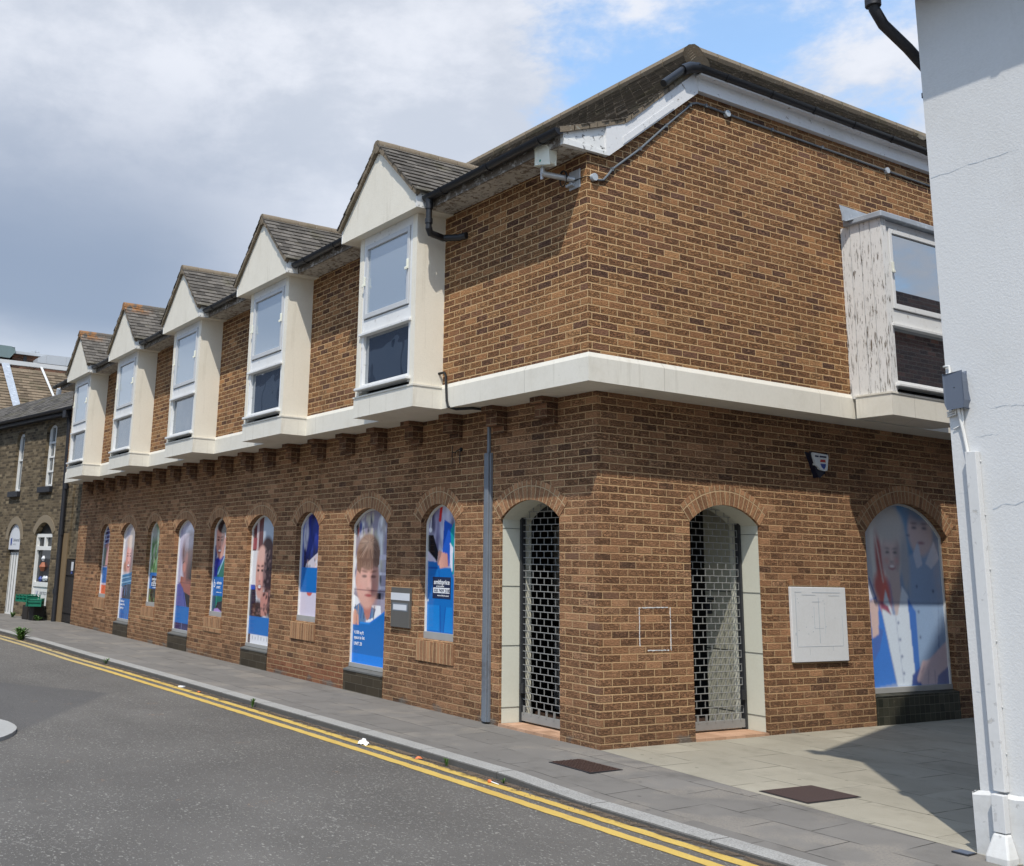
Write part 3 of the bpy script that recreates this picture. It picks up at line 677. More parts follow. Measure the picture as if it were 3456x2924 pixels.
# ---- printed window pictures: colour per vertex, painted as soft shapes
class Pic:
    def __init__(s, w, h, res=.011, ex=.17, left=0.0):
        # w is the printed width including the strip that tucks behind the brick reveal (ex on the right, left on the left)
        s.full = w; s.w, s.h = w-ex-left, h; s.nx = max(8, int(w/res)); s.ny = max(8, int(h/res))
        x, v = np.meshgrid(np.arange(s.nx+1)*w/s.nx, (np.arange(s.ny+1))/s.ny); s.x = x; s.u, s.v = np.clip((x-left)/s.w, 0, 1), v
        s.c = np.zeros((*x.shape, 3)); s.rng = np.random.default_rng(int(w*1000+h*77))
    def put(s, a, col): s.c += (np.array(srgb(*col))-s.c)*np.clip(a, 0, 1)[..., None]
    def fill(s, col): s.put(np.ones_like(s.u), col)
    def grad(s, c0, c1, v0=0, v1=1): 
        a = np.clip((s.v-v0)/(v1-v0), 0, 1); s.fill(c0); s.put(a, c1)
    def rect(s, u0, v0, u1, v1, col, a=1.0): s.put(a*((s.u >= u0) & (s.u <= u1) & (s.v >= v0) & (s.v <= v1)), col)
    def ell(s, cu, cv, ru, rv, col, soft=.12, rot=0.0, a=1.0):
        x = (s.u-cu)*s.w; y = (s.v-cv)*s.h; c, q = math.cos(rot), math.sin(rot)
        d = np.hypot((x*c+y*q)/(ru*s.w), (-x*q+y*c)/(rv*s.h)); s.put(a*np.clip((1+soft-d)/(2*soft), 0, 1), col)
    def poly(s, pts, col, a=1.0):
        ins = np.zeros(s.u.shape, bool); n = len(pts)
        for i in range(n):
            (x0, y0), (x1, y1) = pts[i], pts[i-1]
            if y0 == y1: continue
            k = ((y0 > s.v) != (y1 > s.v)) & (s.u < (x1-x0)*(s.v-y0)/(y1-y0)+x0); ins ^= k
        s.put(a*ins, col)
    def line(s, u0, v0, u1, v1, wd, col, a=1.0):
        x, y = s.u*s.w, s.v*s.h; ax, ay, bx, by = u0*s.w, v0*s.h, u1*s.w, v1*s.h
        t = np.clip(((x-ax)*(bx-ax)+(y-ay)*(by-ay))/((bx-ax)**2+(by-ay)**2+1e-9), 0, 1)
        d = np.hypot(x-ax-t*(bx-ax), y-ay-t*(by-ay)); s.put(a*np.clip((wd-d)/.006+.5, 0, 1), col)
    def blobs(s, n, box, cols, r=(.03, .09), stretch=2.0, a=.7):
        for _ in range(n):
            col = cols[s.rng.integers(len(cols))]; r0 = s.rng.uniform(*r)
            s.ell(s.rng.uniform(box[0], box[2]), s.rng.uniform(box[1], box[3]), r0/s.w*.55, r0*stretch/s.h*.55, col, .5, s.rng.uniform(-.2, .2), a)
    def blur(s, n=1):
        for _ in range(n):
            q = np.pad(s.c, ((1, 1), (1, 1), (0, 0)), 'edge'); s.c = (q[:-2, 1:-1]+q[2:, 1:-1]+q[1:-1, :-2]+q[1:-1, 2:]+2*q[1:-1, 1:-1])/6
    def wash(s, col, a): s.c += (np.array(srgb(*col))-s.c)*a
    def grain(s, amt=.05):
        n = s.rng.normal(0, amt, s.u.shape)[..., None]; s.c = np.clip(s.c*(1+n), 0, 1)
    def build(s, name, parent, loc, rotz=0.0):
        """upright sheet facing -y, bottom left corner at loc"""
        nx, ny = s.nx, s.ny
        vs = np.stack([s.x, np.zeros_like(s.u), (1-s.v)*s.h], -1).reshape(-1, 3)
        i = np.arange((nx+1)*(ny+1)).reshape(ny+1, nx+1)
        fs = np.stack([i[1:, :-1], i[1:, 1:], i[:-1, 1:], i[:-1, :-1]], -1).reshape(-1, 4)
        me = bpy.data.meshes.new(name); me.from_pydata(vs.tolist(), [], fs.tolist())
        at = me.attributes.new('print', 'FLOAT_COLOR', 'POINT')
        at.data.foreach_set('color', np.concatenate([s.c.reshape(-1, 3), np.ones(((nx+1)*(ny+1), 1))], 1).ravel())
        me.materials.append(M['print'])
        o = bpy.data.objects.new(name, me); COL.objects.link(o); o.parent = parent; o.location = loc; o.rotation_euler = (0, 0, rotz)
        return o
BLUE = (14, 108, 186); BLUE2 = (18, 128, 208)
SKIN = (214, 160, 140)
def face(p, cu, cv, r, skin, hair, look=0.0, smile=1, tilt=0.0, asp=1.0):
    """head of height about 2.6 r metres centred at (cu, cv)"""
    ru, rv = r/p.w*asp, r/p.h
    p.ell(cu, cv, ru*.80, rv*1.08, skin, .07, tilt)
    sh = tuple(int(k*.80) for k in skin); lt = tuple(min(255, int(k*1.10)) for k in skin); dk = tuple(int(k*.32) for k in skin)
    p.ell(cu+ru*.55, cv+rv*.1, ru*.22, rv*.8, sh, .5, tilt, .6); p.ell(cu-ru*.15+look*ru*.2, cv-rv*.45, ru*.45, rv*.35, lt, .6, 0, .7)
    for q in (-1, 1):
        eu = cu+ru*(.32*q+look*.22)
        p.ell(eu, cv-rv*.08, ru*.17, rv*.055, dk, .4); p.ell(eu, cv-rv*.26, ru*.22, rv*.045, hair, .5, -q*.1, .8)
        p.ell(cu+ru*(.42*q+look*.15), cv+rv*.32, ru*.18, rv*.14, (222, 140, 128), .8, 0, .45)
    p.ell(cu+ru*look*.28, cv+rv*.18, ru*.10, rv*.22, lt, .5, 0, .8); p.ell(cu+ru*look*.3, cv+rv*.36, ru*.16, rv*.05, sh, .5)
    mu = cu+ru*look*.22
    if smile > 1: p.ell(mu, cv+rv*.60, ru*.30, rv*.13, (150, 50, 55), .25); p.ell(mu, cv+rv*.57, ru*.24, rv*.065, (245, 240, 238), .3)
    else: p.ell(mu, cv+rv*.60, ru*.26, rv*.055, (170, 80, 80), .3)

def pic_w9(p):
    p.grad((150, 146, 178), (120, 118, 160)); p.blobs(50, (0, 0, 1, .42), [(70, 66, 110), (205, 205, 225), (50, 48, 80), (170, 165, 195), (225, 226, 240)], (.05, .12), 3)
    p.line(.50, .02, .46, .12, .03, (196, 42, 40)); p.poly([(.62, .12), (.90, .16), (.84, .48), (.55, .5)], (30, 88, 190)); p.poly([(.86, .2), (1, .14), (1, .55), (.92, .54)], (20, 150, 160))
    p.poly([(.84, .30), (.96, .34), (.94, .56), (.88, .54)], (226, 226, 240)); p.line(.14, .06, .10, .2, .012, (214, 214, 226)); p.ell(.1, .2, .06, .02, (232, 232, 240))
    p.poly([(0, .24), (.22, .24), (.42, .38), (.36, .47), (0, .40)], (18, 17, 24)); p.poly([(0, .36), (.30, .43), (.40, .47), (0, .50)], (206, 196, 214))
    p.poly([(0, .445), (.40, .455), (.58, .50), (.90, .50), (1, .58), (1, 1), (0, 1)], BLUE); p.line(.02, .50, .42, .50, .008, (4, 66, 150))
    p.line(.44, .46, .47, .38, .03, SKIN)
    for k in range(4): p.line(.46+k*.085, .385+k*.006, .52+k*.075, .485-k*.004, .030, (222-6*k, 164-6*k, 146-4*k)); p.line(.50+k*.085, .40, .555+k*.075, .48, .005, (168, 104, 92))
    p.rect(.02, .79, .50, .985, BLUE2); p.poly([(.74, .80), (.96, .80), (.99, .99), (.66, .99)], BLUE2); p.line(.52, .79, .56, .99, .006, (4, 60, 150)); p.line(.72, .80, .66, .99, .006, (4, 60, 150))
    p.line(.45, .52, .5, .62, .006, (4, 74, 165)); p.ell(.05, .755, .035, .009, (230, 236, 244), .3)
def pic_w8(p):
    p.fill((150, 142, 158)); p.blobs(110, (0, 0, 1, .5), [(222, 222, 228), (58, 56, 66), (190, 186, 200), (120, 112, 130), (236, 236, 238), (196, 190, 170)], (.04, .09), 2.2, .85)
    p.blobs(14, (0, .02, .3, .2), [(40, 70, 150), (170, 60, 70), (30, 30, 40)], (.04, .07), 2); p.rect(.72, .30, 1, .33, (224, 220, 230)); p.rect(.68, .41, 1, .43, (226, 222, 232)); p.rect(.66, .54, .94, .58, (28, 24, 32)); p.rect(.62, .50, 1, .52, (214, 208, 220))
    p.rect(.86, 0, 1, .7, (176, 168, 188), .45)
    p.poly([(0, .56), (.30, .60), (.36, .78), (0, .78)], (232, 234, 238)); p.poly([(.52, .62), (.86, .62), (.9, .72), (.4, .76)], (236, 236, 240))
    p.poly([(.03, .645), (.30, .60), (.40, .72), (.34, .745), (.14, .74)], (90, 128, 170)); p.poly([(.46, .62), (.72, .645), (.66, .70), (.44, .72)], (104, 136, 170))
    for k in range(7): p.line(.08+.1*k, .63, .06+.1*k, .71, .010, [(70, 44, 30), (206, 160, 110), (40, 84, 160)][k % 3], .8)
    p.poly([(.26, .56), (.62, .58), (.54, .70), (.46, .725), (.36, .67)], (190, 124, 112))
    p.ell(.13, .47, .07, .045, (206, 144, 128), .15); face(p, .43, .455, .37, (220, 168, 152), (116, 84, 66), .45, 1, 0, 1.06)
    p.ell(.43, .285, .35, .12, (150, 118, 100), .08); p.poly([(.065, .28), (.79, .27), (.78, .36), (.70, .385), (.62, .345), (.44, .35), (.34, .325), (.26, .36), (.20, .43), (.09, .40)], (142, 110, 92))
    for k in range(150):
        q = p.rng.uniform(-2.9, 2.9); L = p.rng.uniform(.5, 1.0); bu, bv = .43+.33*math.sin(q)*L, .275-.105*math.cos(q)*L
        if abs(q) > 2.2: bv += .035
        col = [(184, 154, 134), (104, 76, 60), (150, 118, 98), (86, 62, 52)][k % 4]
        p.line(.47+(bu-.47)*.35, .215+(bv-.215)*.35, bu, bv, .005, col, .55)
    for k in range(14): a = .12+.045*k; p.poly([(a, .325), (a+.06, .325), (a+.035+.02*(k % 3-1), .372+.018*(k % 2))], (128, 98, 82))
    p.ell(.36, .215, .2, .04, (196, 170, 152), .9, 0, .45); p.ell(.68, .30, .10, .07, (92, 68, 58), .8, 0, .5)
    p.ell(.62, .50, .10, .10, (178, 120, 106), .8, 0, .55); p.ell(.30, .50, .12, .07, (236, 190, 176), .9, 0, .5); p.ell(.52, .505, .05, .03, (232, 184, 170), .7, 0, .8); p.ell(.55, .535, .07, .012, (166, 104, 94), .8, 0, .7)
    p.poly([(0, .78), (0, .745), (.25, .735), (.52, .735), (.80, .69), (1, .65), (1, 1), (0, 1)], BLUE); p.line(.26, .74, .55, .737, .012, (40, 140, 226)); p.line(.55, .737, 1, .655, .010, (30, 120, 214))
    p.line(.08, .68, .05, .77, .05, SKIN); p.line(.16, .70, .18, .765, .03, SKIN); p.line(.12, .70, .13, .77, .006, (168, 104, 92)); p.poly([(0, .755), (.24, .755), (.24, .79), (0, .79)], BLUE)
    p.rect(0, .935, 1, 1, (14, 128, 226)); p.line(0, .528, 1, .532, .006, (78, 44, 62), .8)
def pic_w7(p):
    p.fill((34, 38, 78)); p.blobs(26, (.2, 0, 1, .34), [(20, 26, 60), (30, 44, 130), (44, 60, 150)], (.06, .12), 3); p.rect(0, 0, .16, .6, (92, 110, 180), .7); p.blobs(14, (.1, .08, .32, .34), [(150, 150, 176), (200, 200, 214)], (.04, .08), 2.5)
    p.poly([(.3, .5), (1, .38), (1, .62), (.2, .62)], (206, 198, 206)); p.blobs(16, (.3, .44, 1, .55), [(230, 226, 230), (60, 62, 80), (222, 180, 170)], (.03, .06), 1.2)
    p.rect(0, .535, 1, .775, BLUE); p.rect(0, .775, 1, 1, (212, 204, 220)); p.ell(.55, .775, .15, .035, (206, 96, 84), .1); p.rect(0, .535, 1, .775, BLUE)
def pic_w6(p):
    p.fill((196, 200, 208)); p.rect(0, 0, .18, .3, (92, 44, 50)); p.rect(.2, 0, .28, .3, (196, 178, 180)); p.rect(.28, 0, .48, .3, (104, 62, 62)); p.rect(.5, 0, 1, .22, (176, 186, 200)); p.rect(0, .28, .4, .6, (222, 222, 226)); p.rect(0, .18, .2, .27, (150, 70, 80))
    p.poly([(0, .55), (.25, .56), (.34, .80), (0, .8)], (24, 28, 58)); p.rect(0, .55, .22, .585, (36, 84, 190))
    p.ell(.70, .36, .34, .19, (80, 56, 54), .1); p.ell(.86, .52, .22, .27, (86, 60, 58), .12); p.ell(.40, .75, .26, .08, (70, 46, 44), .2)
    p.poly([(.46, .60), (.82, .60), (.80, .78), (.55, .78)], (196, 136, 124)); face(p, .45, .45, .40, (212, 160, 146), (60, 36, 34), -.5, 2, .05, .62)
    p.ell(.47, .31, .20, .06, (222, 176, 162), .3)
    for k in range(60):
        a, b = p.rng.uniform(.62, 1.0), p.rng.uniform(.22, .78); p.ell(a, b, .045, .012, [(120, 90, 86), (52, 32, 32), (150, 116, 110), (90, 62, 60)][k % 4], .4, p.rng.uniform(-1, 1), .8)
    for k in range(16): p.ell(p.rng.uniform(.2, .6), p.rng.uniform(.70, .79), .05, .010, [(120, 90, 86), (40, 24, 24)][k % 2], .4, 0, .8)
    p.line(0, .556, 1, .56, .005, (90, 50, 60), .7)
    p.rect(0, .79, 1, .93, BLUE); p.rect(0, .93, 1, 1, (222, 224, 230))
    for k in range(8): p.line(.1+.13*k, .935+.008*(k % 3), .1+.13*k, .965, .006, (70, 70, 90))
    p.rect(0, .93, .12, 1, (70, 48, 56))
def pic_w5(p):
    p.fill((196, 190, 196)); p.blobs(20, (0, 0, 1, .4), [(150, 140, 150), (220, 216, 224), (170, 110, 120)], (.05, .1), 2); p.rect(0, .3, .2, .62, (40, 50, 110))
    p.poly([(.0, .48), (.4, .40), (1, .42), (1, .66), (0, .66)], (30, 48, 150)); p.poly([(.35, .54), (.9, .42), (1, .42), (1, .66), (.3, .66)], (8, 108, 90)); p.line(.38, .60, .86, .40, .02, (130, 180, 214))
    p.ell(.86, .25, .09, .05, (196, 130, 116), .2); face(p, .42, .255, .29, (206, 146, 128), (34, 24, 26), -.35, 2, -.2, .9)
    p.ell(.58, .09, .46, .08, (36, 25, 28), .12); p.poly([(.2, .10), (.9, .06), (.96, .22), (.86, .24), (.76, .15), (.44, .14)], (38, 27, 29))
    p.rect(0, .635, 1, .835, BLUE); p.rect(0, .835, 1, 1, (8, 104, 92)); p.rect(0, .835, .3, 1, (30, 80, 110)); p.line(.38, .84, .42, .98, .012, (20, 150, 140)); p.poly([(.45, .90), (.9, .88), (1, 1), (.3, 1)], (46, 40, 48)); p.poly([(.25, .97), (.5, .96), (.9, 1), (.2, 1)], (170, 140, 200))
def pic_w4(p):
    p.fill((198, 196, 216)); p.rect(0, 0, .18, .6, (176, 172, 200)); p.ell(.62, .2, .5, .10, (208, 206, 226), .3); p.ell(.72, .30, .52, .19, (112, 84, 88), .16); p.ell(.62, .20, .34, .07, (176, 170, 190), .5, 0, .7)
    p.ell(.78, .45, .46, .17, (150, 96, 88), .15); p.ell(.98, .50, .28, .20, (40, 28, 30), .5); p.ell(.40, .44, .10, .045, (190, 122, 108), .2); p.line(.30, .40, .38, .385, .01, (60, 36, 34))
    p.poly([(.22, .52), (.9, .55), (1, .82), (.6, .78), (.2, .62)], (158, 96, 84)); p.poly([(0, .60), (.22, .58), (.75, .74), (.8, .82), (0, .82)], (84, 90, 160)); p.poly([(.5, .66), (1, .70), (1, .82), (.75, .82)], (40, 36, 42)); p.line(.40, .62, .62, .80, .012, (52, 56, 120))
    p.line(0, .577, 1, .583, .005, (60, 50, 60), .7); p.rect(0, .79, 1, .94, BLUE); p.rect(0, .94, 1, 1, (36, 36, 92)); p.line(.48, .94, .48, 1, .006, (150, 150, 190))
def pic_w3(p):
    p.fill((96, 136, 84)); p.blobs(70, (0, 0, 1, .62), [(60, 120, 56), (180, 196, 160), (40, 80, 40), (120, 160, 110), (84, 150, 70), (204, 214, 190)], (.04, .10), 1.6, .8); p.ell(.25, .14, .3, .10, (176, 180, 174), .5); p.line(.8, .3, .55, .46, .03, (20, 34, 24)); p.line(.75, .36, .9, .40, .02, (22, 36, 26))
    p.rect(0, .635, 1, .835, BLUE); p.rect(.28, .675, 1, .805, (12, 26, 62)); p.rect(0, .835, 1, 1, (44, 48, 40)); p.blobs(12, (0, .84, 1, 1), [(110, 140, 70), (30, 30, 30), (90, 100, 80)], (.04, .07), 1.5)
def pic_w2(p):
    p.fill((206, 204, 214)); p.blobs(14, (0, 0, 1, .3), [(180, 184, 200), (226, 222, 226)], (.06, .12), 1.5); p.ell(.72, .28, .36, .26, (214, 186, 170), .12); p.ell(.86, .40, .22, .2, (196, 164, 146), .2); p.ell(.25, .46, .2, .06, (176, 136, 120), .3)
    face(p, .48, .36, .31, (226, 160, 150), (140, 100, 80), -.25, 2, .1, .9); p.ell(.56, .20, .32, .07, (226, 200, 184), .2)
    p.poly([(0, .55), (.5, .53), (1, .50), (1, .66), (.3, .70), (0, .66)], (60, 140, 190))
    for k in range(8): p.line(0, .57+k*.016, 1, .53+k*.016, .008, [(30, 70, 120), (170, 200, 220), (36, 30, 40)][k % 3], .8)
    p.poly([(.1, .66), (.9, .63), (1, .79), (.15, .79)], (44, 60, 80)); p.blobs(14, (.1, .66, 1, .79), [(80, 140, 190), (30, 30, 44), (110, 110, 140)], (.03, .06), 3); p.rect(0, .68, .16, .79, (170, 160, 190))
    p.rect(0, .79, 1, .945, BLUE); p.rect(0, .945, 1, 1, (30, 110, 190))
    for k in range(6): p.line(.1+.17*k, .946, .1+.17*k, 1, .012, (28, 32, 60))
def pic_w1(p):
    p.fill((70, 74, 120)); p.blobs(18, (0, 0, 1, .3), [(30, 36, 110), (180, 190, 220), (30, 30, 44)], (.04, .08), 1.4)
    for k in range(4): p.line(0, .10+.06*k, 1, .08+.06*k, .012, (170, 180, 220))
    p.ell(.6, .32, .4, .05, (206, 150, 140), .3); p.rect(.35, .32, 1, .6, (214, 160, 156)); p.rect(0, .34, .35, .6, (120, 134, 124)); p.rect(0, .59, 1, .62, (200, 190, 210)); p.line(0, .60, 1, .60, .01, (40, 36, 60))
    p.rect(0, .62, 1, .845, BLUE); p.rect(0, .845, 1, .87, (196, 186, 206)); p.rect(0, .87, 1, 1, (226, 104, 66))
def pic_right(p):
    p.grad((150, 160, 180), (130, 150, 196)); p.rect(0, 0, .16, .45, (196, 198, 206)); p.rect(.44, 0, .62, 1, (44, 134, 200)); p.ell(.54, .2, .14, .2, (104, 148, 190), .6)
    p.poly([(.54, .30), (.72, .24), (1, .30), (1, 1), (.52, 1)], (142, 166, 200)); p.ell(.74, .15, .17, .14, (206, 184, 182), .12); p.ell(.74, .04, .18, .06, (112, 128, 156), .5); p.poly([(.62, .28), (.70, .20), (.74, .34), (.66, .36)], (196, 204, 222)); p.poly([(.78, .33), (.92, .20), (.98, .30), (.86, .36)], (206, 212, 226))
    for q in (.66, .80): p.ell(q, .13, .035, .008, (92, 80, 96), .4); p.ell(q, .105, .045, .006, (120, 100, 104), .4)
    p.ell(.74, .215, .05, .008, (150, 100, 108), .4); p.line(.55, .175, .59, .175, .008, (24, 50, 96))
    for k in range(3): p.ell(.64, .46+.14*k, .012, .008, (54, 66, 110), .3)
    p.line(.92, .55, .88, .80, .008, (84, 100, 150)); p.poly([(.80, .48), (.96, .50), (.94, .72), (.86, .74)], (150, 172, 204), .5); p.ell(.86, .485, .014, .009, (60, 66, 90), .3)
    p.ell(.28, .22, .25, .21, (220, 212, 204), .12); p.poly([(.06, .16), (.20, .10), (.24, .42), (.18, .56), (.08, .52)], (226, 222, 218)); p.ell(.165, .33, .045, .17, (176, 70, 56), .35, -.06); p.ell(.20, .50, .085, .11, (222, 96, 66), .35, -.1); p.ell(.13, .46, .05, .06, (206, 92, 70), .5); p.line(.13, .18, .20, .44, .012, (228, 220, 212), .8); p.line(.21, .2, .235, .40, .014, (226, 216, 208), .8); p.ell(.03, .53, .05, .025, (206, 70, 50), .3)
    face(p, .325, .285, .26, (204, 182, 178), (110, 100, 104), .1, 2, .08, .9); p.poly([(.28, .38), (.42, .38), (.42, .60), (.34, .66)], (204, 182, 176))
    p.ell(.31, .12, .19, .10, (200, 196, 192), .25); p.ell(.50, .34, .06, .18, (170, 172, 180), .4)
    p.poly([(.22, .48), (.30, .62), (.36, .62), (.44, .46), (.52, .52), (.56, 1), (.30, 1), (.16, .60)], (222, 232, 244)); p.poly([(.14, .54), (.24, .57), (.28, .62), (.16, .58)], (150, 36, 70)); p.line(.33, .62, .38, .98, .004, (150, 160, 190))
    for k in range(4): p.ell(.36+.01*k, .66+.09*k, .014, .008, (110, 120, 160), .3)
    p.poly([(.0, .40), (.05, .44), (.16, .62), (.28, .98), (.0, 1)], (20, 112, 214)); p.poly([(.02, .66), (.16, .70), (.10, .80), (.02, .86)], (50, 92, 184)); p.poly([(0, .54), (.12, .53), (.10, .72), (.02, .74)], (224, 190, 180)); p.poly([(0, .40), (.04, .42), (.10, .52), (0, .54)], (226, 226, 240)); p.line(.02, .42, .10, .54, .012, (20, 50, 150))
    p.poly([(.50, .52), (.60, .60), (.60, 1), (.54, 1)], (24, 96, 190)); p.poly([(.50, .94), (.62, .90), (.62, 1), (.48, 1)], (40, 60, 150))
    p.poly([(.74, .86), (1, .76), (1, .94), (.9, 1), (.62, 1), (.58, .97), (.66, .87)], (216, 190, 194)); p.line(.66, .88, .58, .965, .035, (212, 182, 184)); p.line(.72, .92, .70, .99, .006, (150, 126, 150)); p.line(.80, .92, .80, .99, .006, (150, 126, 150)); p.line(.62, .93, .66, .90, .006, (150, 120, 140)); p.poly([(.84, .95), (1, .90), (1, 1), (.82, 1)], (110, 110, 160))
    p.line(0, .548, 1, .552, .005, (70, 80, 120), .8)
PICS = {-2.93: pic_w9, -4.68: pic_w8, -6.53: pic_w7, -8.28: pic_w6, -10.13: pic_w5, -11.88: pic_w4, -13.72: pic_w3, -15.50: pic_w2, -17.24: pic_w1}
def frame_loop(mb, pts, to3, t, d0, d1):
    """a thin border that follows the outline pts, t wide, from depth d0 (front) to d1"""
    cx = sum(p[0] for p in pts)/len(pts); n = len(pts)
    zc = [p[1] for p in pts]; zm = (min(zc)+max(zc))/2
    ins = []
    w = max(p[0] for p in pts)-min(p[0] for p in pts)
    for x, z in pts:
        ins.append((cx+(x-cx)*(1-2*t/w), zm+(z-zm)*(1-2*t/(max(zc)-min(zc)))))
    for i in range(n):
        a, b, c, d = pts[i], pts[(i+1) % n], ins[(i+1) % n], ins[i]
        mb.quad(to3(*a, d0), to3(*b, d0), to3(*c, d0), to3(*d, d0)); mb.quad(to3(*d, d0), to3(*c, d0), to3(*c, d1), to3(*d, d1))
for xc in TALL+SMALL:
    tall = xc in TALL; w = 1.06 if tall else .77; z0 = .0 if tall else SILL[xc]
    gz = .30 if tall else z0
    W = MB(); loop = opening(0, w+.004, gz+.005, ZSP, RISE)
    frame_loop(W, loop, ST, .022, .085, .13)
    win = W.build('arched_window', 'winframe_w', B, (xc, 0, 0))
    mb = MB(); mb.box(-w/2+.01, .07, gz+.004, w/2-.01, .125, gz+(.055 if tall else .085)); mb.build('window_sill', 'winframe', win)
    archpart(win, 0, w, ZSP, RISE)
    if tall:
        mb = MB(); mb.box(-w/2+.002, -.006, -.1, w/2-.002, .10, .255); mb.build('tiled_plinth', 'browntile', win)
        mb = MB(); mb.add([(-w/2+.004, -.012, .256), (w/2-.004, -.012, .256), (w/2-.004, -.012, .275), (-w/2+.004, -.012, .275), (w/2-.004, .12, .312), (-w/2+.004, .12, .312)], [(0, 1, 2, 3), (3, 2, 4, 5)]); mb.build('sloping_sill', 'sillstone', win)
    else:
        mb = MB(); n = 11; sw = (w+.06)/n
        mb.add([(-w/2-.03, -.012, z0-.255), (w/2+.03, -.012, z0-.255), (w/2+.03, -.012, z0-.02), (-w/2-.03, -.012, z0-.02), (-w/2-.03, .1, z0+.008), (w/2+.03, .1, z0+.008), (-w/2-.03, 0, z0-.255), (w/2+.03, 0, z0-.255), (-w/2-.03, 0, z0-.01), (w/2+.03, 0, z0-.01)],
               [(0, 1, 2, 3), (3, 2, 5, 4), (6, 0, 3, 8), (1, 7, 9, 2), (0, 6, 7, 1)]); mb.build('brick_sill', 'soldier', win)
    zb = gz+(.05 if tall else .08); h = ZSP+RISE-zb
    p = Pic(w, h, .0075); PICS[xc](p); p.blur(1); p.wash((150, 150, 160), .02); p.grain(.03); p.build('poster', win, (-w/2, .108, zb))
    T = lambda s, size, u, v, mat='ink_w', **k: text_mesh('lettering', s, size, mat, win, (-w/2+u*(w-.17), .1055, zb+(1-v)*h), FRONT, **k)
    if xc == -2.93 or xc == -13.72:
        k = xc == -2.93; u0, v0, u1, v1 = (.24, .57, .90, .735) if k else (.28, .675, 1.2, .805)
        if k:
            mb = MB(); mb.box(-w/2+u0*(w-.17), .1045, zb+(1-v1)*h, -w/2+u1*(w-.17), .1065, zb+(1-v0)*h); mb.build('sign_panel', 'navy', win)
        T2 = lambda s, size, u, v, mat='ink_w', **kk: text_mesh('lettering', s, size, mat, win, (-w/2+u*(w-.17), .1035, zb+(1-v)*h), FRONT, **kk)
        T2('smithprice', .082, u0+.045, v0+.056, bold=.0012); T2('RETAIL & LEISURE', .022, u0+.14, v0+.077)
        mb = MB(); a = u0+.03; b = min(u1-.03, .99); mb.box(-w/2+a*(w-.17), .1025, zb+(1-v0-.124)*h, -w/2+b*(w-.17), .1040, zb+(1-v0-.083)*h); mb.build('white_strip', 'ink_w', win)
        text_mesh('lettering', '020 7409 2100', .058, 'navy', win, (-w/2+(u0+.06)*(w-.17), .1015, zb+(1-v0-.117)*h), FRONT, bold=.0008)
        T2('www.smithprice.co.uk', .028, u0+.18, v0+.148)
    if xc == -10.13:
        T('b', .20, .10, .745, xscale=.8); T('usiness', .080, .33, .710, bold=.0008); T('court', .080, .33, .755, bold=.0008); T('www.businesscourt.co.uk', .024, .33, .80)
    if xc in (-4.68, -15.50):
        u = .08; v = .803 if xc == -4.68 else .82
        T('4,100 sq ft', .062, u, v+.01, bold=.0008); T('space to let', .062, u, v+.042, bold=.0008); T('UNIT 20', .062, u, v+.082, bold=.0008)
# wide arched window on the alley side
rot = math.pi/2
W = MB(); frame_loop(W, opening(0, RWW+.004, .335, RWZ, RWR), ST, .024, .085, .13)
rw = W.build('arched_window', 'winframe_w', B, (0, RW, 0), rot)
archpart(rw, 0, RWW, RWZ, RWR)
mb = MB(); mb.box(-RWW/2+.002, -.006, -.12, RWW/2-.002, .1, .315); mb.build('tiled_plinth', 'darktile', rw)
mb = MB(); mb.add([(-RWW/2+.004, -.010, .316), (RWW/2-.004, -.010, .316), (RWW/2-.004, -.010, .325), (-RWW/2+.004, -.010, .325), (RWW/2-.004, .12, .352), (-RWW/2+.004, .12, .352)], [(0, 1, 2, 3), (3, 2, 4, 5)]); mb.build('sloping_sill', 'darktile', rw)
mb = MB(); mb.box(-RWW/2+.01, .07, .345, RWW/2-.01, .125, .405); mb.build('window_sill', 'winframe', rw)
p = Pic(RWW, RWZ+RWR-.40, .0115, .0, .14); pic_right(p); p.blur(2); p.wash((176, 206, 232), .14); p.grain(.02); p.build('poster', rw, (-RWW/2, .108, .40))
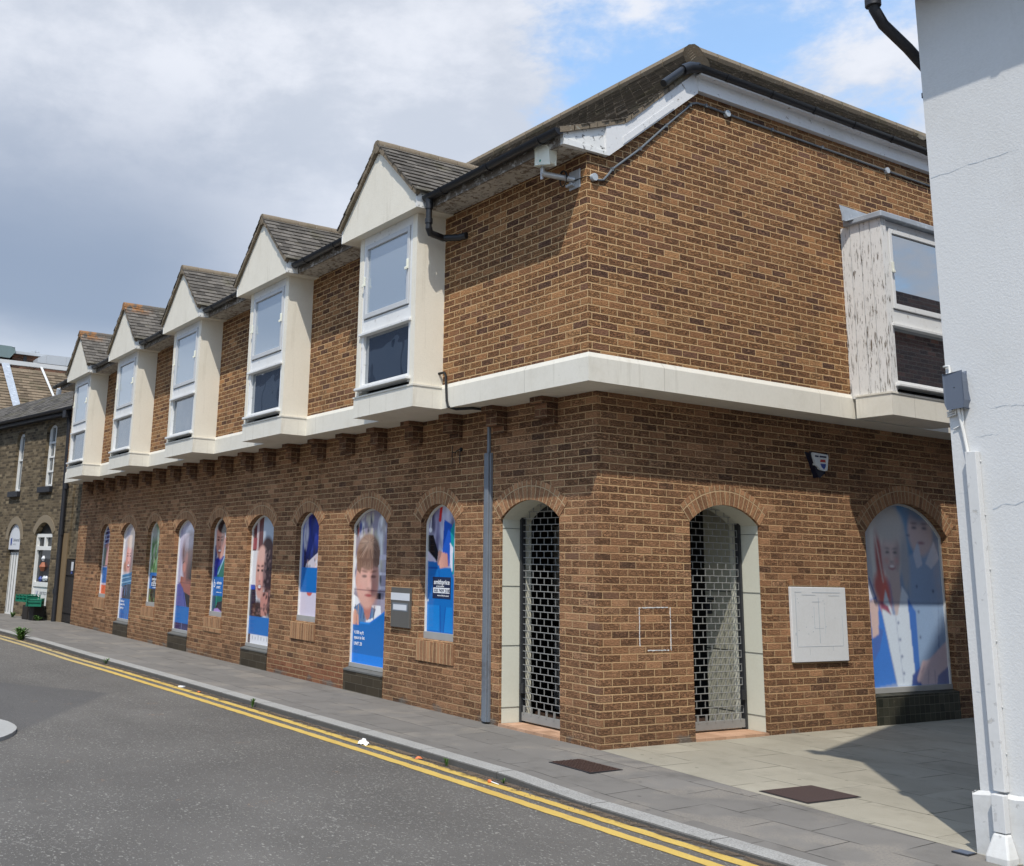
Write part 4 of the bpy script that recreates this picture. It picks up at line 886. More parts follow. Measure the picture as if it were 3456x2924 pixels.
# ---- the two corner doorways with their pale linings and grille shutters
def doorway(xc, w, loc, rotz, lobby_sign):
    mb = MB(); outl = opening(xc, w+.006, .0, ZSP, .20)
    L = [p for p in outl]
    for a, b in zip(L, L[1:]):
        mb.quad((a[0], .022, a[1]), (b[0], .022, b[1]), (b[0], .44, b[1]), (a[0], .44, a[1]))
    door = mb.build('doorway', 'panel', B, loc, rotz)
    mb = MB()
    for s in (-1, 1):
        xw = xc+s*w/2
        for z in (.19, .84, 1.48, 2.115): mb.box(xw-s*.0022, .025, z-.0025, xw+s*.0012, .298, z+.0025)
    mb.build('panel_joint', 'joint', door)
    mb = MB(); arch_ring(mb, ST, xc, w, ZSP, .20, .215, .004, .022); mb.build('brick_arch', 'arch', door)
    mb = MB(); mb.box(xc-w/2+.003, -.015, -.1, xc+w/2-.003, .50, .028); mb.build('threshold', 'terra', door)
    mb = MB(); x0, x1 = xc-w/2+.015, xc+w/2-.015; y = .30; z = .20; r = .0050; i = 0
    while z < 2.50:
        mb.tube([(x0, y, z), (x1, y, z)], r, 6); x = x0+(.065 if i % 2 else .0)
        while x < x1: mb.box(x-.0030, y-.0035, z, x+.0030, y+.004, z+.0725); x += .13
        z += .0725; i += 1
    mb.box(x0, y-.02, .05, x1, y+.02, .135)
    for k in range(8): x = x0+.06+k*.13; mb.box(x-.006, y-.026, .12, x+.006, y-.005, .20)
    mb.build('grille_shutter', 'shutter', door)
    mb = MB(); mb.box(x0-.012, y-.03, .03, x0+.02, y+.03, 2.4); mb.box(x1-.02, y-.03, .03, x1+.012, y+.03, 2.4); mb.build('shutter_guide', 'darkdoor', door)
    mb = MB(); lx = x1-.05 if lobby_sign else x0+.05; mb.box(lx-.035, y-.05, .34, lx+.035, y-.02, .44); mb.build('shutter_lock', 'blackold', door)
    return door
doorway(D1, D1W, (0, 0, 0), 0, False)
doorway(D2, D2W, (0, 0, 0), math.pi/2, True)
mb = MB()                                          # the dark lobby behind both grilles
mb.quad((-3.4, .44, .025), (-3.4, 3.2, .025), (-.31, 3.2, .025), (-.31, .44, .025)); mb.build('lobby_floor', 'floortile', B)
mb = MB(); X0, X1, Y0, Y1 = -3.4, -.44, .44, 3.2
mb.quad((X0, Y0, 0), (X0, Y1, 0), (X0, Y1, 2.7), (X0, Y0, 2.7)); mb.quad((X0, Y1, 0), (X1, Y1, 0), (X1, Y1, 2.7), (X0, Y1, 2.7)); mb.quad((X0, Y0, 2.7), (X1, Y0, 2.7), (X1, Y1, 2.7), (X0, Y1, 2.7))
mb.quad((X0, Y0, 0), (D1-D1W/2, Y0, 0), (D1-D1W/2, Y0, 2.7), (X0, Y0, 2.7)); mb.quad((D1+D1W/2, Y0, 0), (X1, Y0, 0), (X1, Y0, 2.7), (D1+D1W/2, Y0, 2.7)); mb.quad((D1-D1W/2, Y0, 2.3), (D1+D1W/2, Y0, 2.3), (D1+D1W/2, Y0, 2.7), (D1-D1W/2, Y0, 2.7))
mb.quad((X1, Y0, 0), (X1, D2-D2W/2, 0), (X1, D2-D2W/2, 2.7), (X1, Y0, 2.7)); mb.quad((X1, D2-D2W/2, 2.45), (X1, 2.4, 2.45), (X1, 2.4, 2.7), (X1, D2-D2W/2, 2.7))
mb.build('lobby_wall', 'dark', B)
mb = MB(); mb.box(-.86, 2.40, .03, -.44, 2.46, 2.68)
lw = mb.build('lobby_panel', 'panel_shaded', B)
mb = MB()
for z in (.19, .84, 1.48): mb.box(-.86, 2.397, z-.004, -.44, 2.401, z+.004)
mb.build('panel_joint', 'darkdoor', lw)
mb = MB(); mb.box(-.84, 2.375, 1.22, -.76, 2.40, 1.36); mb.box(-.85, 2.36, 1.38, -.70, 2.40, 1.40); mb.build('entry_keypad', 'darkdoor', lw)
mb = MB(); mb.box(-2.35, 1.35, .03, -2.28, 1.42, 2.2); mb.box(-2.35, 2.0, .03, -2.28, 2.07, 2.2); mb.box(-2.35, 1.35, 1.0, -2.28, 2.07, 1.06); mb.build('inner_door_frame', 'winframe', B)

# ---- bay windows
GC = -.76
def bay(loc, rotz, kind, tile):
    """local frame: wall towards +y, right edge at x = 0, window facing -y"""
    yb = -.40; wd = 1.41
    mb = MB()
    mb.box(-wd-.012, -.862, ZS-.002, .012, yb, ZB-.028); mb.box(-wd-.022, -.872, ZB-.050, .022, yb, ZB-.030)
    b = mb.build('bay_window', 'band', B, loc, rotz)
    sidemat = 'render' if kind == 'gable' else 'flaky'
    mb = MB(); top = 5.84 if kind == 'gable' else 5.80
    if kind == 'gable':
        mb.box(-.10, -.85, ZB-.03, 0, yb, top); mb.build('bay_side', sidemat, b)
        mb = MB(); mb.box(-wd, -.85, ZB-.03, -wd+.10, yb, top); mb.build('bay_side', sidemat, b)
    else:
        for xa, xc0, xc1 in ((-.06, -.095, -.003), (-wd, -wd+.003, -wd+.095)):
            mb = MB()
            for q in range(4):
                y0 = -.85+q*.135; mb.box(xa, y0, ZB-.05-.012*(q % 2), xa+.06, y0+.122, top)
            mb.box(xa+.014, -.84, ZB-.02, xa+.046, yb+.05, top); mb.box(xc0, -.868, ZB-.05, xc1, -.852, top)
            mb.build('bay_side', sidemat, b)
    mb = MB(); mb.box(-wd+.06, -.70, ZB-.03, -.06, -.69, top); mb.box(-wd+.06, -.72, ZB-.03, -.06, yb, ZB); mb.build('bay_back', 'dark', b)
    wm = 'white' if kind != 'gable' else 'white_clean'
    f = MB(); x0, x1 = -wd+.10, -.10
    f.box(x0, -.845, 5.72, x1, -.75, top-.004); f.box(x0, -.845, ZB+.01, x0+.055, -.75, 5.72); f.box(x1-.055, -.845, ZB+.01, x1, -.75, 5.72)
    f.box(x0+.055, -.842, 4.545, x1-.055, -.75, 4.725); f.box(x0-.015, -.885, 4.515, x1+.015, -.80, 4.548)
    f.build('window_frame', 'white', b, bevel=.004)
    f = MB(); f.box(x0-.03, -.915, 3.808, x1+.03, -.76, 3.842); f.box(x0+.055, -.852, 3.842, x1-.055, -.76, 3.885); f.build('window_sill', 'white', b, bevel=.006)
    f = MB(); a0, a1, za, zb2 = x0+.062, x1-.062, 4.735, 5.712
    for q in ((a0, za, a0+.05, zb2), (a1-.05, za, a1, zb2), (a0+.05, za, a1-.05, za+.062), (a0+.05, zb2-.06, a1-.05, zb2)): f.box(q[0], -.862, q[1], q[2], -.81, q[3])
    f.build('sash', 'sash' if kind == 'gable' else 'white_clean', b, bevel=.004)
    g = MB(); g.quad((a0+.04, -.835, za+.05), (a1-.04, -.835, za+.05), (a1-.04, -.835, zb2-.05), (a0+.04, -.835, zb2-.05)); g.build('upper_pane', 'glass_up' if kind == 'gable' else 'glass_r', b)
    g = MB(); g.quad((x0+.05, -.80, 3.87), (x1-.05, -.80, 3.87), (x1-.05, -.80, 4.54), (x0+.05, -.80, 4.54)); g.build('lower_pane', 'glass_lo' if kind == 'gable' else 'glass_r', b)
    for hx in (a0+.012, a1-.012):
        h = MB(); h.box(hx-.014, -.885, 5.17, hx+.014, -.862, 5.29); h.box(hx-.03, -.90, 5.155, hx+.008, -.884, 5.19); h.build('latch', 'antenna', b, bevel=.004)
    if kind == 'gable':
        hw = .925; pg = [(GC-hw, 5.83), (GC+hw, 5.83), (GC+hw, 6.04), (GC, 6.845), (GC-hw, 6.04)]
        mb = MB(); mb.prism(pg, 'y', -.98, .2); mb.build('gable', 'render', b)
        mb = MB(); mb.box(GC+hw-.001, -.985, 5.832, GC+hw+.018, -.80, 6.055); mb.build('side_board', 'barge_old', b)
        mb = MB(); mb.box(GC-hw-.018, -.985, 5.832, GC-hw+.001, -.80, 6.055); mb.build('side_board', 'white', b)
        th = math.atan2(6.93-6.02, hw+.06); L = math.hypot(6.93-6.02, hw+.06)
        for s in (1, -1):
            rows = []; n = 11; gz = L/n
            for k in range(n):
                s0 = k*gz; z = 6.02+(s0+gz*.6)*math.sin(th)
                yv = -.86+(z-5.985)/.361 if z < 6.31 else .04+(z-6.31)/.833
                rows.append((s0, s0+gz, -1.035+random.uniform(-.008, .008), yv+.08))
            sg = s
            pos = lambda a, q, sg=sg: Vector((GC+sg*(hw+.07-q*math.cos(th)), a, 6.02+q*math.sin(th)))
            nr = lambda q, sg=sg: Vector((sg*math.sin(th), 0, math.cos(th)))
            mb = MB(); tile_field(mb, pos, nr, rows, .165, .018)
            mb.quad(pos(-1.0, 0)-nr(0)*.01, pos(.9, 0)-nr(0)*.01, pos(.9, L)-nr(0)*.01, pos(-1.0, L)-nr(0)*.01)
            mb.build('tiled_slope', tile, b)
            mb = MB(); n2 = 14                                # mortared verge under the tile ends
            for k in range(n2):
                q0, q1 = L*k/n2, L*(k+1)/n2-.004
                j = random.uniform(0, .012)
                P = [pos(-1.02-j, q0)-nr(0)*.055, pos(-1.02-j, q1)-nr(0)*.055, pos(-1.02-j, q1)+nr(0)*.004, pos(-1.02-j, q0)+nr(0)*.004]
                Q = [p+Vector((0, .06, 0)) for p in P]
                mb.add(P+Q, [(0, 1, 2, 3), (7, 6, 5, 4), (0, 4, 5, 1), (3, 2, 6, 7), (0, 3, 7, 4), (1, 5, 6, 2)])
            mb.build('verge', 'ridge', b)
        mb = MB(); k = -1.03
        while k < .72:
            e = min(k+.30, .78); mb.tube([(GC, k, 6.888), (GC, e-.005, 6.896)], [.088, .083], 10); k = e
        mb.build('ridge_tiles', 'ridge' if tile != 'tile_o' else 'tile_o', b, smooth=True)
    else:
        mb = MB(); mb.box(-wd-.05, -.915, 5.80, .05, yb+.0, 5.875); mb.build('lead_roof', 'lead', b, bevel=.012)
        mb = MB(); mb.add([(-wd-.20, -.475, 6.03), (-wd-.05, -.475, 5.86), (.05, -.475, 5.86), (.05, -.475, 5.99), (-wd-.13, -.475, 5.83), (-wd-.03, -.58, 5.86)], [(0, 4, 1), (0, 1, 3), (1, 2, 3), (4, 5, 1)])
        mb.box(-wd-.15, -.485, 5.84, .05, -.467, 5.98); mb.build('lead_flashing', 'lead', b)
    return b
BAYX = [-2.205, -5.805, -9.41, -13.0, -16.52]
for i, x in enumerate(BAYX): bay((x, 0, 0), 0, 'gable', 'tile_o' if i > 2 else 'tile_d')
bay((.065, 4.985, 0), math.pi/2, 'flat', None)

# ---- roof
def zr(y): return 5.985+(y+.86)*.361 if y < .04 else 6.31+(y-.04)*.833
prof = [(-.86, 5.985), (.04, 6.31), (2.55, 8.40)]
L1 = math.hypot(.90, .325); L2 = math.hypot(2.51, 2.09)
def yz(s):
    if s < L1: t = s/L1; return -.86+.9*t, 5.985+.325*t
    t = (s-L1)/L2; return .04+2.51*t, 6.31+2.09*t
RG = .098
rows = []; k = 0
while k*RG < L1+L2:
    s = k*RG; y, z = yz(s); xe = .475 if y < 1.08 else .475-(y-1.08)
    rows.append((s, min(s+RG, L1+L2), XL-.05, xe+random.uniform(-.012, .012))); k += 1
mb = MB()
tile_field(mb, lambda a, s: Vector((a, *yz(s))), lambda s: Vector((0, -.34, .94)) if s < L1 else Vector((0, -.64, .768)), rows, .17, .016)
mb.quad((XL, -.86, 5.97), (.46, -.86, 5.97), (.46, .04, 6.29), (XL, .04, 6.29)); mb.quad((XL, .04, 6.29), (.46, .04, 6.29), (-.95, 2.55, 8.38), (XL, 2.55, 8.38)); mb.quad((.46, .04, 6.29), (.46, 1.08, 7.15), (-.95, 2.55, 8.38), (.3, .04, 6.29))
mb.quad((XL, 2.55, 8.38), (-.95, 2.55, 8.38), (-4, 6.5, 5.6), (XL, 6.5, 5.6))
roof = mb.build('tiled_roof', 'tile', B)
tan_r = (8.40-7.18)/(1.50); Lr = math.hypot(8.40-7.18, 1.5); cr, sr = 1.5/Lr, (8.40-7.18)/Lr
rows = []; k = 0
while k*RG < Lr:
    s = k*RG; rows.append((s, min(s+RG, Lr), 1.06+s*cr*.98+random.uniform(-.01, .01), 9.0)); k += 1
mb = MB(); tile_field(mb, lambda a, s: Vector((.55-s*cr, a, 7.18+s*sr)), lambda s: Vector((sr, 0, cr)), rows, .17, .016)
mb.quad((.54, 1.05, 7.16), (.54, 9, 7.16), (-.95, 9, 8.38), (-.95, 2.55, 8.38)); mb.quad((-.95, 2.55, 8.38), (-.95, 9, 8.38), (-4, 9, 5.6), (-4, 6.5, 5.6))
mb.build('tiled_roof', 'tile', B)
mb = MB(); n = 7                                        # bonnet hip and ridges
for k in range(n):
    a = Vector((.50, 1.12, 7.20)).lerp(Vector((-.95, 2.55, 8.42)), k/n); c = Vector((.50, 1.12, 7.20)).lerp(Vector((-.95, 2.55, 8.42)), (k+1.08)/n)
    mb.tube([a, c], [.115, .085], 10)
mb.build('hip_tiles', 'ridge', roof, smooth=True)
mb = MB(); x = -.95
while x > XL: mb.tube([(x, 2.55, 8.40), (x-.42, 2.55, 8.405)], [.10, .095], 8); x -= .43
y = 2.55
while y < 9: mb.tube([(-.95, y, 8.40), (-.95, y+.42, 8.405)], [.10, .095], 8); y += .43
mb.build('ridge_tiles', 'ridge', roof, smooth=True)
mb = MB()                                               # mortared verge on the raking end
for k in range(22):
    s0, s1 = (L1+1.35)*k/22, (L1+1.35)*(k+1)/22-.005; y0, z0 = yz(s0); y1, z1 = yz(s1); j = random.uniform(0, .015)
    mb.add([(.46+j, y0, z0-.05), (.46+j, y1, z1-.05), (.46+j, y1, z1+.008), (.46+j, y0, z0+.008), (.40, y0, z0-.05), (.40, y1, z1-.05)], [(0, 1, 2, 3), (4, 5, 1, 0)])
mb.build('verge', 'ridge', roof)
mb = MB(); mb.add([(-2.6, 7.6, 8.2), (-.6, 7.2, 8.2), (-.6, 9.4, 8.2), (-2.6, 9.4, 8.2), (-1.6, 7.9, 9.0), (-1.6, 9.4, 9.0)], [(0, 1, 4), (1, 2, 5, 4), (0, 4, 5, 3)]); mb.build('rear_gablet', 'tile_d', roof)
# eaves woodwork
mb = MB(); mb.box(XL, -.768, 5.848, .394, -.44, 5.865)
for q in (-.70, -.62, -.54): mb.box(XL, q-.002, 5.8465, .39, q+.002, 5.849)
mb.build('soffit', 'soffit', B)
mb = MB(); mb.box(XL, -.792, 5.843, .394, -.768, 5.99); mb.build('fascia', 'fascia_old', B)
mb = MB(); mb.prism([(-.79, 5.842), (-.21, 5.852), (-.21, 6.18), (-.79, 5.965)], 'x', .38, .436)
mb.prism([(-.79, 5.838), (-.24, 5.845), (-.24, 5.885), (-.79, 5.90)], 'x', .437, .452); mb.build('boxed_end', 'barge_old', B)
mb = MB(); mb.prism([(-.232, 5.845), (-.19, 5.85), (1.135, 6.90), (1.135, 7.16), (.06, 6.275), (-.232, 6.17)], 'x', .38, .455)
mb.prism([(.0, 6.02), (.75, 6.615), (.75, 6.70), (.0, 6.10)], 'x', .456, .462)
mb.build('barge_board', 'barge', B)
mb = MB(); mb.box(.38, 1.135, 6.925, .462, 9.0, 7.10); mb.box(.30, 1.10, 7.08, .54, 9, 7.10); mb.build('fascia', 'barge', B)
# gutters
mb = MB(); GY, GZ = -.862, 5.965
segs = [(BAYX[0]+.20, .47)]+[(BAYX[i+1]+.20, BAYX[i]-1.75) for i in range(4)]+[(XL-.35, BAYX[4]-1.75)]
for a, b in segs:
    mb = MB(); mb.gutter((a, GY, GZ), (b, GY, GZ+.01), .062); mb.clips((a, GY, GZ), (b, GY, GZ+.01), .062)
    mb.build('street_gutter', 'black', B, smooth=True)
mb = MB(); mb.gutter((.535, 1.02, 7.165), (.535, 9, 7.15), .062); mb.clips((.535, 1.2, 7.165), (.535, 9, 7.15), .062, .75)
mb.tube([(.535, 1.06, 7.15), (.52, .95, 7.13), (.50, .86, 7.08)], .062, 10); mb.tube([(.50, .87, 7.09), (.50, .56, 6.84)], .042, 10)
mb.build('alley_gutter', 'black', B, smooth=True)
mb = MB(); gx = BAYX[0]+.27
mb.tube([(gx, GY, 5.93), (gx, GY, 5.80)], .048, 12); mb.tube([(gx, GY, 5.83), (gx, GY, 5.55)], .037, 12); mb.tube([(gx, GY, 5.68), (gx, GY, 5.62)], .046, 12)
mb.tube([(gx, GY, 5.57), (gx-.01, GY+.03, 5.51), (gx-.06, -.62, 5.50), (gx+.10, -.50, 5.49), (gx+.22, -.47, 5.49)], .042, 12)
tag(mb.build('downpipe', 'black', B, smooth=True))

# ------------------------------------------------------------------ things fixed to the brick building
a = thing('alarm_box', 'white and navy shield shaped alarm box high on the alley wall under the jetty', 'alarm box', (0, 3.36, 2.95))
mb = MB(); sh = [(-.155, .135), (-.12, .15), (.10, .15), (.155, .125), (.15, .06), (.10, -.11), (.02, -.14), (-.02, -.135), (-.12, .0)]
mb.prism([(-.15, .14), (.145, .14), (.15, .10), (.09, -.09), (.0, -.145), (-.03, -.14)], 'y', -.065, 0); mb.build('back_case', 'navybox', a, (0, 0, 0), math.pi/2, bevel=.01)
mb = MB(); mb.prism([(-.132, .135), (.145, .128), (.15, .10), (.118, -.055), (.07, -.065), (.0, -.06), (-.03, -.045), (-.035, -.03), (-.09, -.005)], 'y', -.085, -.055); mb.build('front_cover', 'alarm_w', a, (0, 0, 0), math.pi/2, bevel=.008)
mb = MB(); mb.prism([(.01, .065), (.09, .065), (.098, .035), (.0, .035)], 'y', -.088, -.084); mb.build('badge_top', 'red', a, (0, 0, 0), math.pi/2)
mb = MB(); mb.prism([(.002, .016), (.098, .016), (.09, -.02), (.06, -.048), (.02, -.02)], 'y', -.088, -.084); mb.build('badge_foot', 'blue', a, (0, 0, 0), math.pi/2)
mb = MB()
for q in (-.055, .025, .085): mb.box(q-.03, -.088, .088, q+.03, -.084, .108)
mb.build('number_strip', 'navy', a, (0, 0, 0), math.pi/2)
n = thing('notice_board', 'blank white notice board with rubbed out marks on the alley wall', 'board', (0, 3.27, .74))
mb = MB(); mb.box(-.475, -.036, 0, .475, 0, .815); bd = mb.build('board_panel', 'board', n, (0, 0, 0), math.pi/2, bevel=.006)
mb = MB()
for q in ((-.41, .17, -.403, .76), (.385, .17, .39, .5), (-.41, .755, -.30, .762), (-.12, .752, .37, .76), (-.02, .2, -.012, .70), (-.30, .725, -.06, .731), (.16, .72, .36, .726), (-.10, .38, -.095, .60), (.08, .3, .084, .6), (-.39, .165, .39, .169), (-.12, .65, .02, .656), (-.1, .36, .06, .364), (-.2, .08, -.197, .15), (.2, .12, .204, .17)): mb.box(q[0], -.0375, q[1], q[2], -.0355, q[3])
for k in range(12): x, z = random.uniform(-.38, .3), random.uniform(.3, .7); mb.box(x-.005, -.038, z-.005, x+.005, -.0355, z+.005)
mb.box(-.43, -.038, .29, -.418, -.0355, .32); mb.build('old_marks', 'boxgrey', bd)
mb = MB(); mb.box(-.46, -.015, .825, .42, .002, .895); o = mb.build('pale_brick_course', 'arch', n, (0, 0, 0), math.pi/2)
mb = MB()
for x0, z0, x1, z1 in ((.53, 1.32, .965, 1.325), (.534, .95, .534, 1.32), (.963, .90, .963, 1.32), (.645, .904, .93, .904)):
    n = 22
    for k in range(n):
        if random.random() < .12: continue
        xa, xb = x0+(x1-x0)*k/n, x0+(x1-x0)*(k+1)/n; za, zb2 = z0+(z1-z0)*k/n, z0+(z1-z0)*(k+1)/n; r = random.uniform(.0025, .0055); jx = random.uniform(-.002, .002)
        mb.box(xa-r+jx, -.003, za-r+jx, xb+r+jx, .002, zb2+r+jx)
tag(mb.build('painted_outline', 'chalk', rotz=math.pi/2), 'white painted outline of a missing plate on the corner pier', 'outline')
lb = thing('letter_plate', 'dark grey plate with two pale strips beside the tall window showing a boy', 'plate', (-3.71, 0, 1.15))
mb = MB(); mb.box(-.228, -.035, -.245, .228, .0, .245); mb.build('plate', 'greyplate', lb, bevel=.004)
mb = MB(); mb.box(-.228, -.0375, .088, .228, -.0345, .178); mb.build('upper_strip', 'label_w', lb)
mb = MB(); mb.box(-.165, -.0375, -.032, .16, -.0345, .035); mb.build('slot_strip', 'label_w', lb)
mb = MB(); mb.box(-.19, -.0362, -.045, .185, -.0345, .055); mb.build('slot_surround', 'steel', lb)
mb = MB(); mb.box(-1.915, -.035, .02, -1.785, .0, 2.97); mb.box(-1.87, -.060, .02, -1.80, -.035, 2.97); mb.box(-1.868, -.03, 2.97, -1.83, .0, 3.36)
tag(mb.build('cable_channel', 'steel', bevel=.004), 'grey steel cable channel running up the wall left of the street doorway', 'cable channel')
mb = MB(); mb.tube([(-2.215, -.50, 3.90), (-2.12, -.475, 3.905), (-2.09, -.475, 3.86), (-2.06, -.475, 3.56), (-2.03, -.475, 3.49), (-1.98, -.40, 3.462), (-1.78, -.30, 3.46), (-1.74, -.12, 3.455), (-1.80, -.03, 3.40), (-1.85, -.03, 3.34)], .016, 8)
tag(mb.build('black_cable', 'wire', smooth=True), 'black cable looping over the cream band from the nearest bay window', 'cable')
mb = MB(); mb.tube([(-2.59, -.03, 3.11), (-2.585, -.035, 2.89)], .006, 6); mb.tube([(-2.42, -.03, 3.06), (-2.42, -.035, 2.89)], .006, 6); mb.tube([(-2.59, -.03, 3.04), (-2.53, -.03, 3.02), (-2.48, -.03, 3.05), (-2.42, -.01, 3.06)], .006, 6); mb.tube([(-2.43, -.02, 3.06), (-2.43, .0, 3.06)], .022, 8)
tag(mb.build('wire_bracket', 'wire'), 'thin black wire bracket high on the wall above the rightmost small window', 'bracket')
cp = [(.41, -.37, 5.585), (.41, -.31, 5.57), (.41, -.24, 5.585), (.41, -.17, 5.66), (.41, -.117, 5.729), (.41, .279, 6.046), (.41, .668, 6.405), (.41, 1.0, 6.70), (.41, 1.07, 6.77), (.41, 1.16, 6.80), (.41, 1.30, 6.805), (.41, 1.636, 6.794), (.41, 4.564, 6.767), (.41, 9, 6.73)]
c = thing('cable_conduit', 'thin grey conduit with round junction boxes climbing under the bargeboard', 'conduit', (.40, -.37, 5.585))
def rel(o, p): o.location = (-p.location.x, -p.location.y, -p.location.z); return o
mb = MB(); mb.tube(cp, .0125, 8)
for q in ((-.12, 5.727), (.28, 6.047), (.67, 6.407), (1.05, 6.75), (1.3, 6.806), (2.4, 6.79), (3.3, 6.783)): mb.box(.392, q[0]-.012, q[1]-.02, .425, q[0]+.012, q[1]+.02)
rel(mb.build('pipe', 'conduit', c, smooth=True), c)
for y, z in ((-.37, 5.585), (1.636, 6.794), (4.564, 6.767)):
    mb = MB(); mb.tube([(.392, y, z), (.435, y, z)], .040, 14); rel(mb.build('junction_box', 'boxgrey', c, smooth=True), c)
# antenna on its arm at the corner
an = thing('radio_antenna', 'cream box antenna on a grey arm bracketed below the eaves at the corner', 'antenna', (.20, -.445, 5.60))
def part(mb, nm, mt, root, **k): return rel(mb.build(nm, mt, root, **k), root)
mb = MB(); mb.box(.13, -.458, 5.50, .30, -.446, 5.70); mb.box(.12, -.50, 5.53, .22, -.452, 5.56); part(mb, 'wall_plate', 'galv', an, bevel=.004)
mb = MB(); mb.tube([(.21, -.45, 5.60), (.045, -.745, 5.655)], .030, 12); mb.tube([(.055, -.74, 5.66), (.055, -.74, 5.78)], .018, 10); part(mb, 'arm', 'galv', an, smooth=True)
mb = MB(); mb.box(-.03, -.71, 5.62, .005, -.69, 5.86); part(mb, 'back_plate', 'label_w', an, bevel=.004)
mb = MB(); mb.prism([(.0, 5.745), (.225, 5.70), (.232, 5.86), (.20, 5.905), (.03, 5.945), (.0, 5.92)], 'y', -.795, -.715); part(mb, 'antenna_box', 'antenna', an, bevel=.016)
mb = MB(); mb.tube([(.075, -.797, 5.775), (.075, -.793, 5.775)], .014, 10); part(mb, 'badge', 'green_dot', an)
mb = MB(); pts = []
for k in range(22): q = k*.45; pts.append((.17+.055*math.cos(q), -.56-.02*k/22, 5.60+.085*math.sin(q)))
mb.tube(pts, .006, 6); mb.tube([pts[-1], (.22, -.47, 5.585), (.385, -.452, 5.585), (.405, -.40, 5.585)], .005, 6); part(mb, 'coiled_cable', 'wire', an)
# ------------------------------------------------------------------ the white house on the right
WX, WY = 3.948, -.314
H = thing('white_house', 'white painted house end at the right edge with a chipped plinth and black gutter', 'house', (WX, WY, 0))
mb = MB()
mb.quad((WX, WY, -.1), (14, WY, -.1), (14, WY, 6.0), (WX, WY, 6.0))
mb.quad((14, WY, -.1), (14, 8, -.1), (14, 8, 6), (14, WY, 6))
part(mb, 'front_wall', 'whitewall', H)
mb = MB(); gp = [(WY+.004, -.1), (WY+.004, 6.0), (3.75, 10.8), (8.0, 6.0), (8.0, -.1)]
mb.prism(gp, 'x', WX+.004, WX+.3); part(mb, 'gable_wall', 'whitewall', H)
mb = MB(); mb.box(WX+.03, 8.02, -.1, WX+7, 15, 6.35); part(mb, 'rear_wing', 'brick_red', H)
mb = MB(); nseg = 60; zt = .385
for k in range(nseg):
    x0, x1 = WX-.035+k*.14, WX-.035+(k+1)*.14
    if x1 > 14: break
    j = lambda q: .010*math.sin(q*9.1)+.008*math.sin(q*23.7)
    z0, z1 = zt+j(x0), zt+j(x1)
    mb.quad((x0, WY-.03, -.05), (x1, WY-.03, -.05), (x1, WY-.034, z1-.02), (x0, WY-.034, z0-.02)); mb.quad((x0, WY-.034, z0-.02), (x1, WY-.034, z1-.02), (x1, WY-.002, z1+.004), (x0, WY-.002, z0+.004))
mb.quad((WX-.035, WY-.03, -.05), (WX-.035, .3, -.05), (WX-.035, .3, zt-.02), (WX-.035, WY-.034, zt-.02)); mb.quad((WX-.035, WY-.034, zt-.02), (WX-.035, .3, zt-.02), (WX, .3, zt), (WX, WY, zt))
part(mb, 'plinth', 'plinth', H)
mb = MB()
A = [(WX-.10, WY-.26, 6.0), (14.2, WY-.26, 6.0), (14.2, 3.75, 11.0), (WX-.10, 3.75, 11.0), (14.2, 8.3, 5.9), (WX-.10, 8.3, 5.9)]
mb.add(A+[(p[0], p[1], p[2]-.09) for p in A], [(0, 1, 2, 3), (3, 2, 4, 5), (6, 9, 8, 7), (9, 11, 10, 8), (0, 3, 9, 6), (3, 5, 11, 9), (0, 6, 7, 1)]); part(mb, 'roof', 'slate', H)
mb = MB(); mb.box(WX, WY-.24, 5.93, 14, WY, 5.95); part(mb, 'soffit', 'blackold', H)
mb = MB(); g0 = WY-.33; mb.gutter((WX-.20, g0, 6.02), (14, g0, 6.04), .065); mb.clips((WX-.15, g0, 6.02), (14, g0, 6.04), .065, .8); part(mb, 'gutter', 'blackold', H, smooth=True)
mb = MB(); px = WX-.125
mb.tube([(px, g0, 6.0), (px, g0, 5.90)], .056, 12); mb.tube([(px, g0, 5.92), (px, g0+.01, 5.80), (px+.005, g0+.10, 5.70), (px+.02, g0+.36, 5.58), (px+.05, g0+.46, 5.48), (px+.095, g0+.52, 5.36), (px+.105, g0+.54, .1)], .040, 12)
mb.tube([(px, g0, 5.88), (px, g0, 5.82)], .057, 12); mb.box(px+.03, g0+.47, 5.20, px+.12, g0+.57, 5.24); part(mb, 'downpipe', 'blackold', H, smooth=True)
def crack(x, z, n, dx, amp, w=.0022):                   # hairline cracks in the render
    mb = MB()
    for k in range(n):
        x2, z2 = x+dx, z+random.uniform(-amp, amp); ww = w*random.uniform(.3, 1.3)
        mb.quad((x, WY-.0015, z-ww), (x2, WY-.0015, z2-ww), (x2, WY-.0015, z2+ww), (x, WY-.0015, z+ww)); x, z = x2, z2
    part(mb, 'render_crack', 'boxgrey', H)
crack(WX+.01, 4.50, 9, .07, .012); crack(WX+.29, 2.80, 12, .035, .012, .0016); crack(WX+.245, 2.14, 14, .03, .02, .0026); crack(WX+.17, 2.62, 8, .02, .008, .0014); crack(WX+.03, .98, 5, .025, .010, .0016); crack(WX+.02, 2.25, 5, .025, .006, .001)
ub = thing('utility_box', 'blue grey plastic box fixed on the white house above the white trunking', 'box', (WX+.085, WY, 2.94))
mb = MB(); mb.prism([(-.074, .115), (.058, .125), (.066, .06), (.068, -.07), (.058, -.122), (-.058, -.122), (-.074, -.09)], 'y', -.055, -.0); mb.build('case', 'bluegrey', ub, bevel=.008)
mb = MB(); mb.tube([(.0, -.057, .02), (.0, -.054, .02)], .004, 8); mb.build('screw', 'wire', ub)
cw = thing('white_cables', 'bundle of white painted cables wrapping the house corner below the blue grey box', 'cables', (WX, WY, 2.7))
mb = MB()
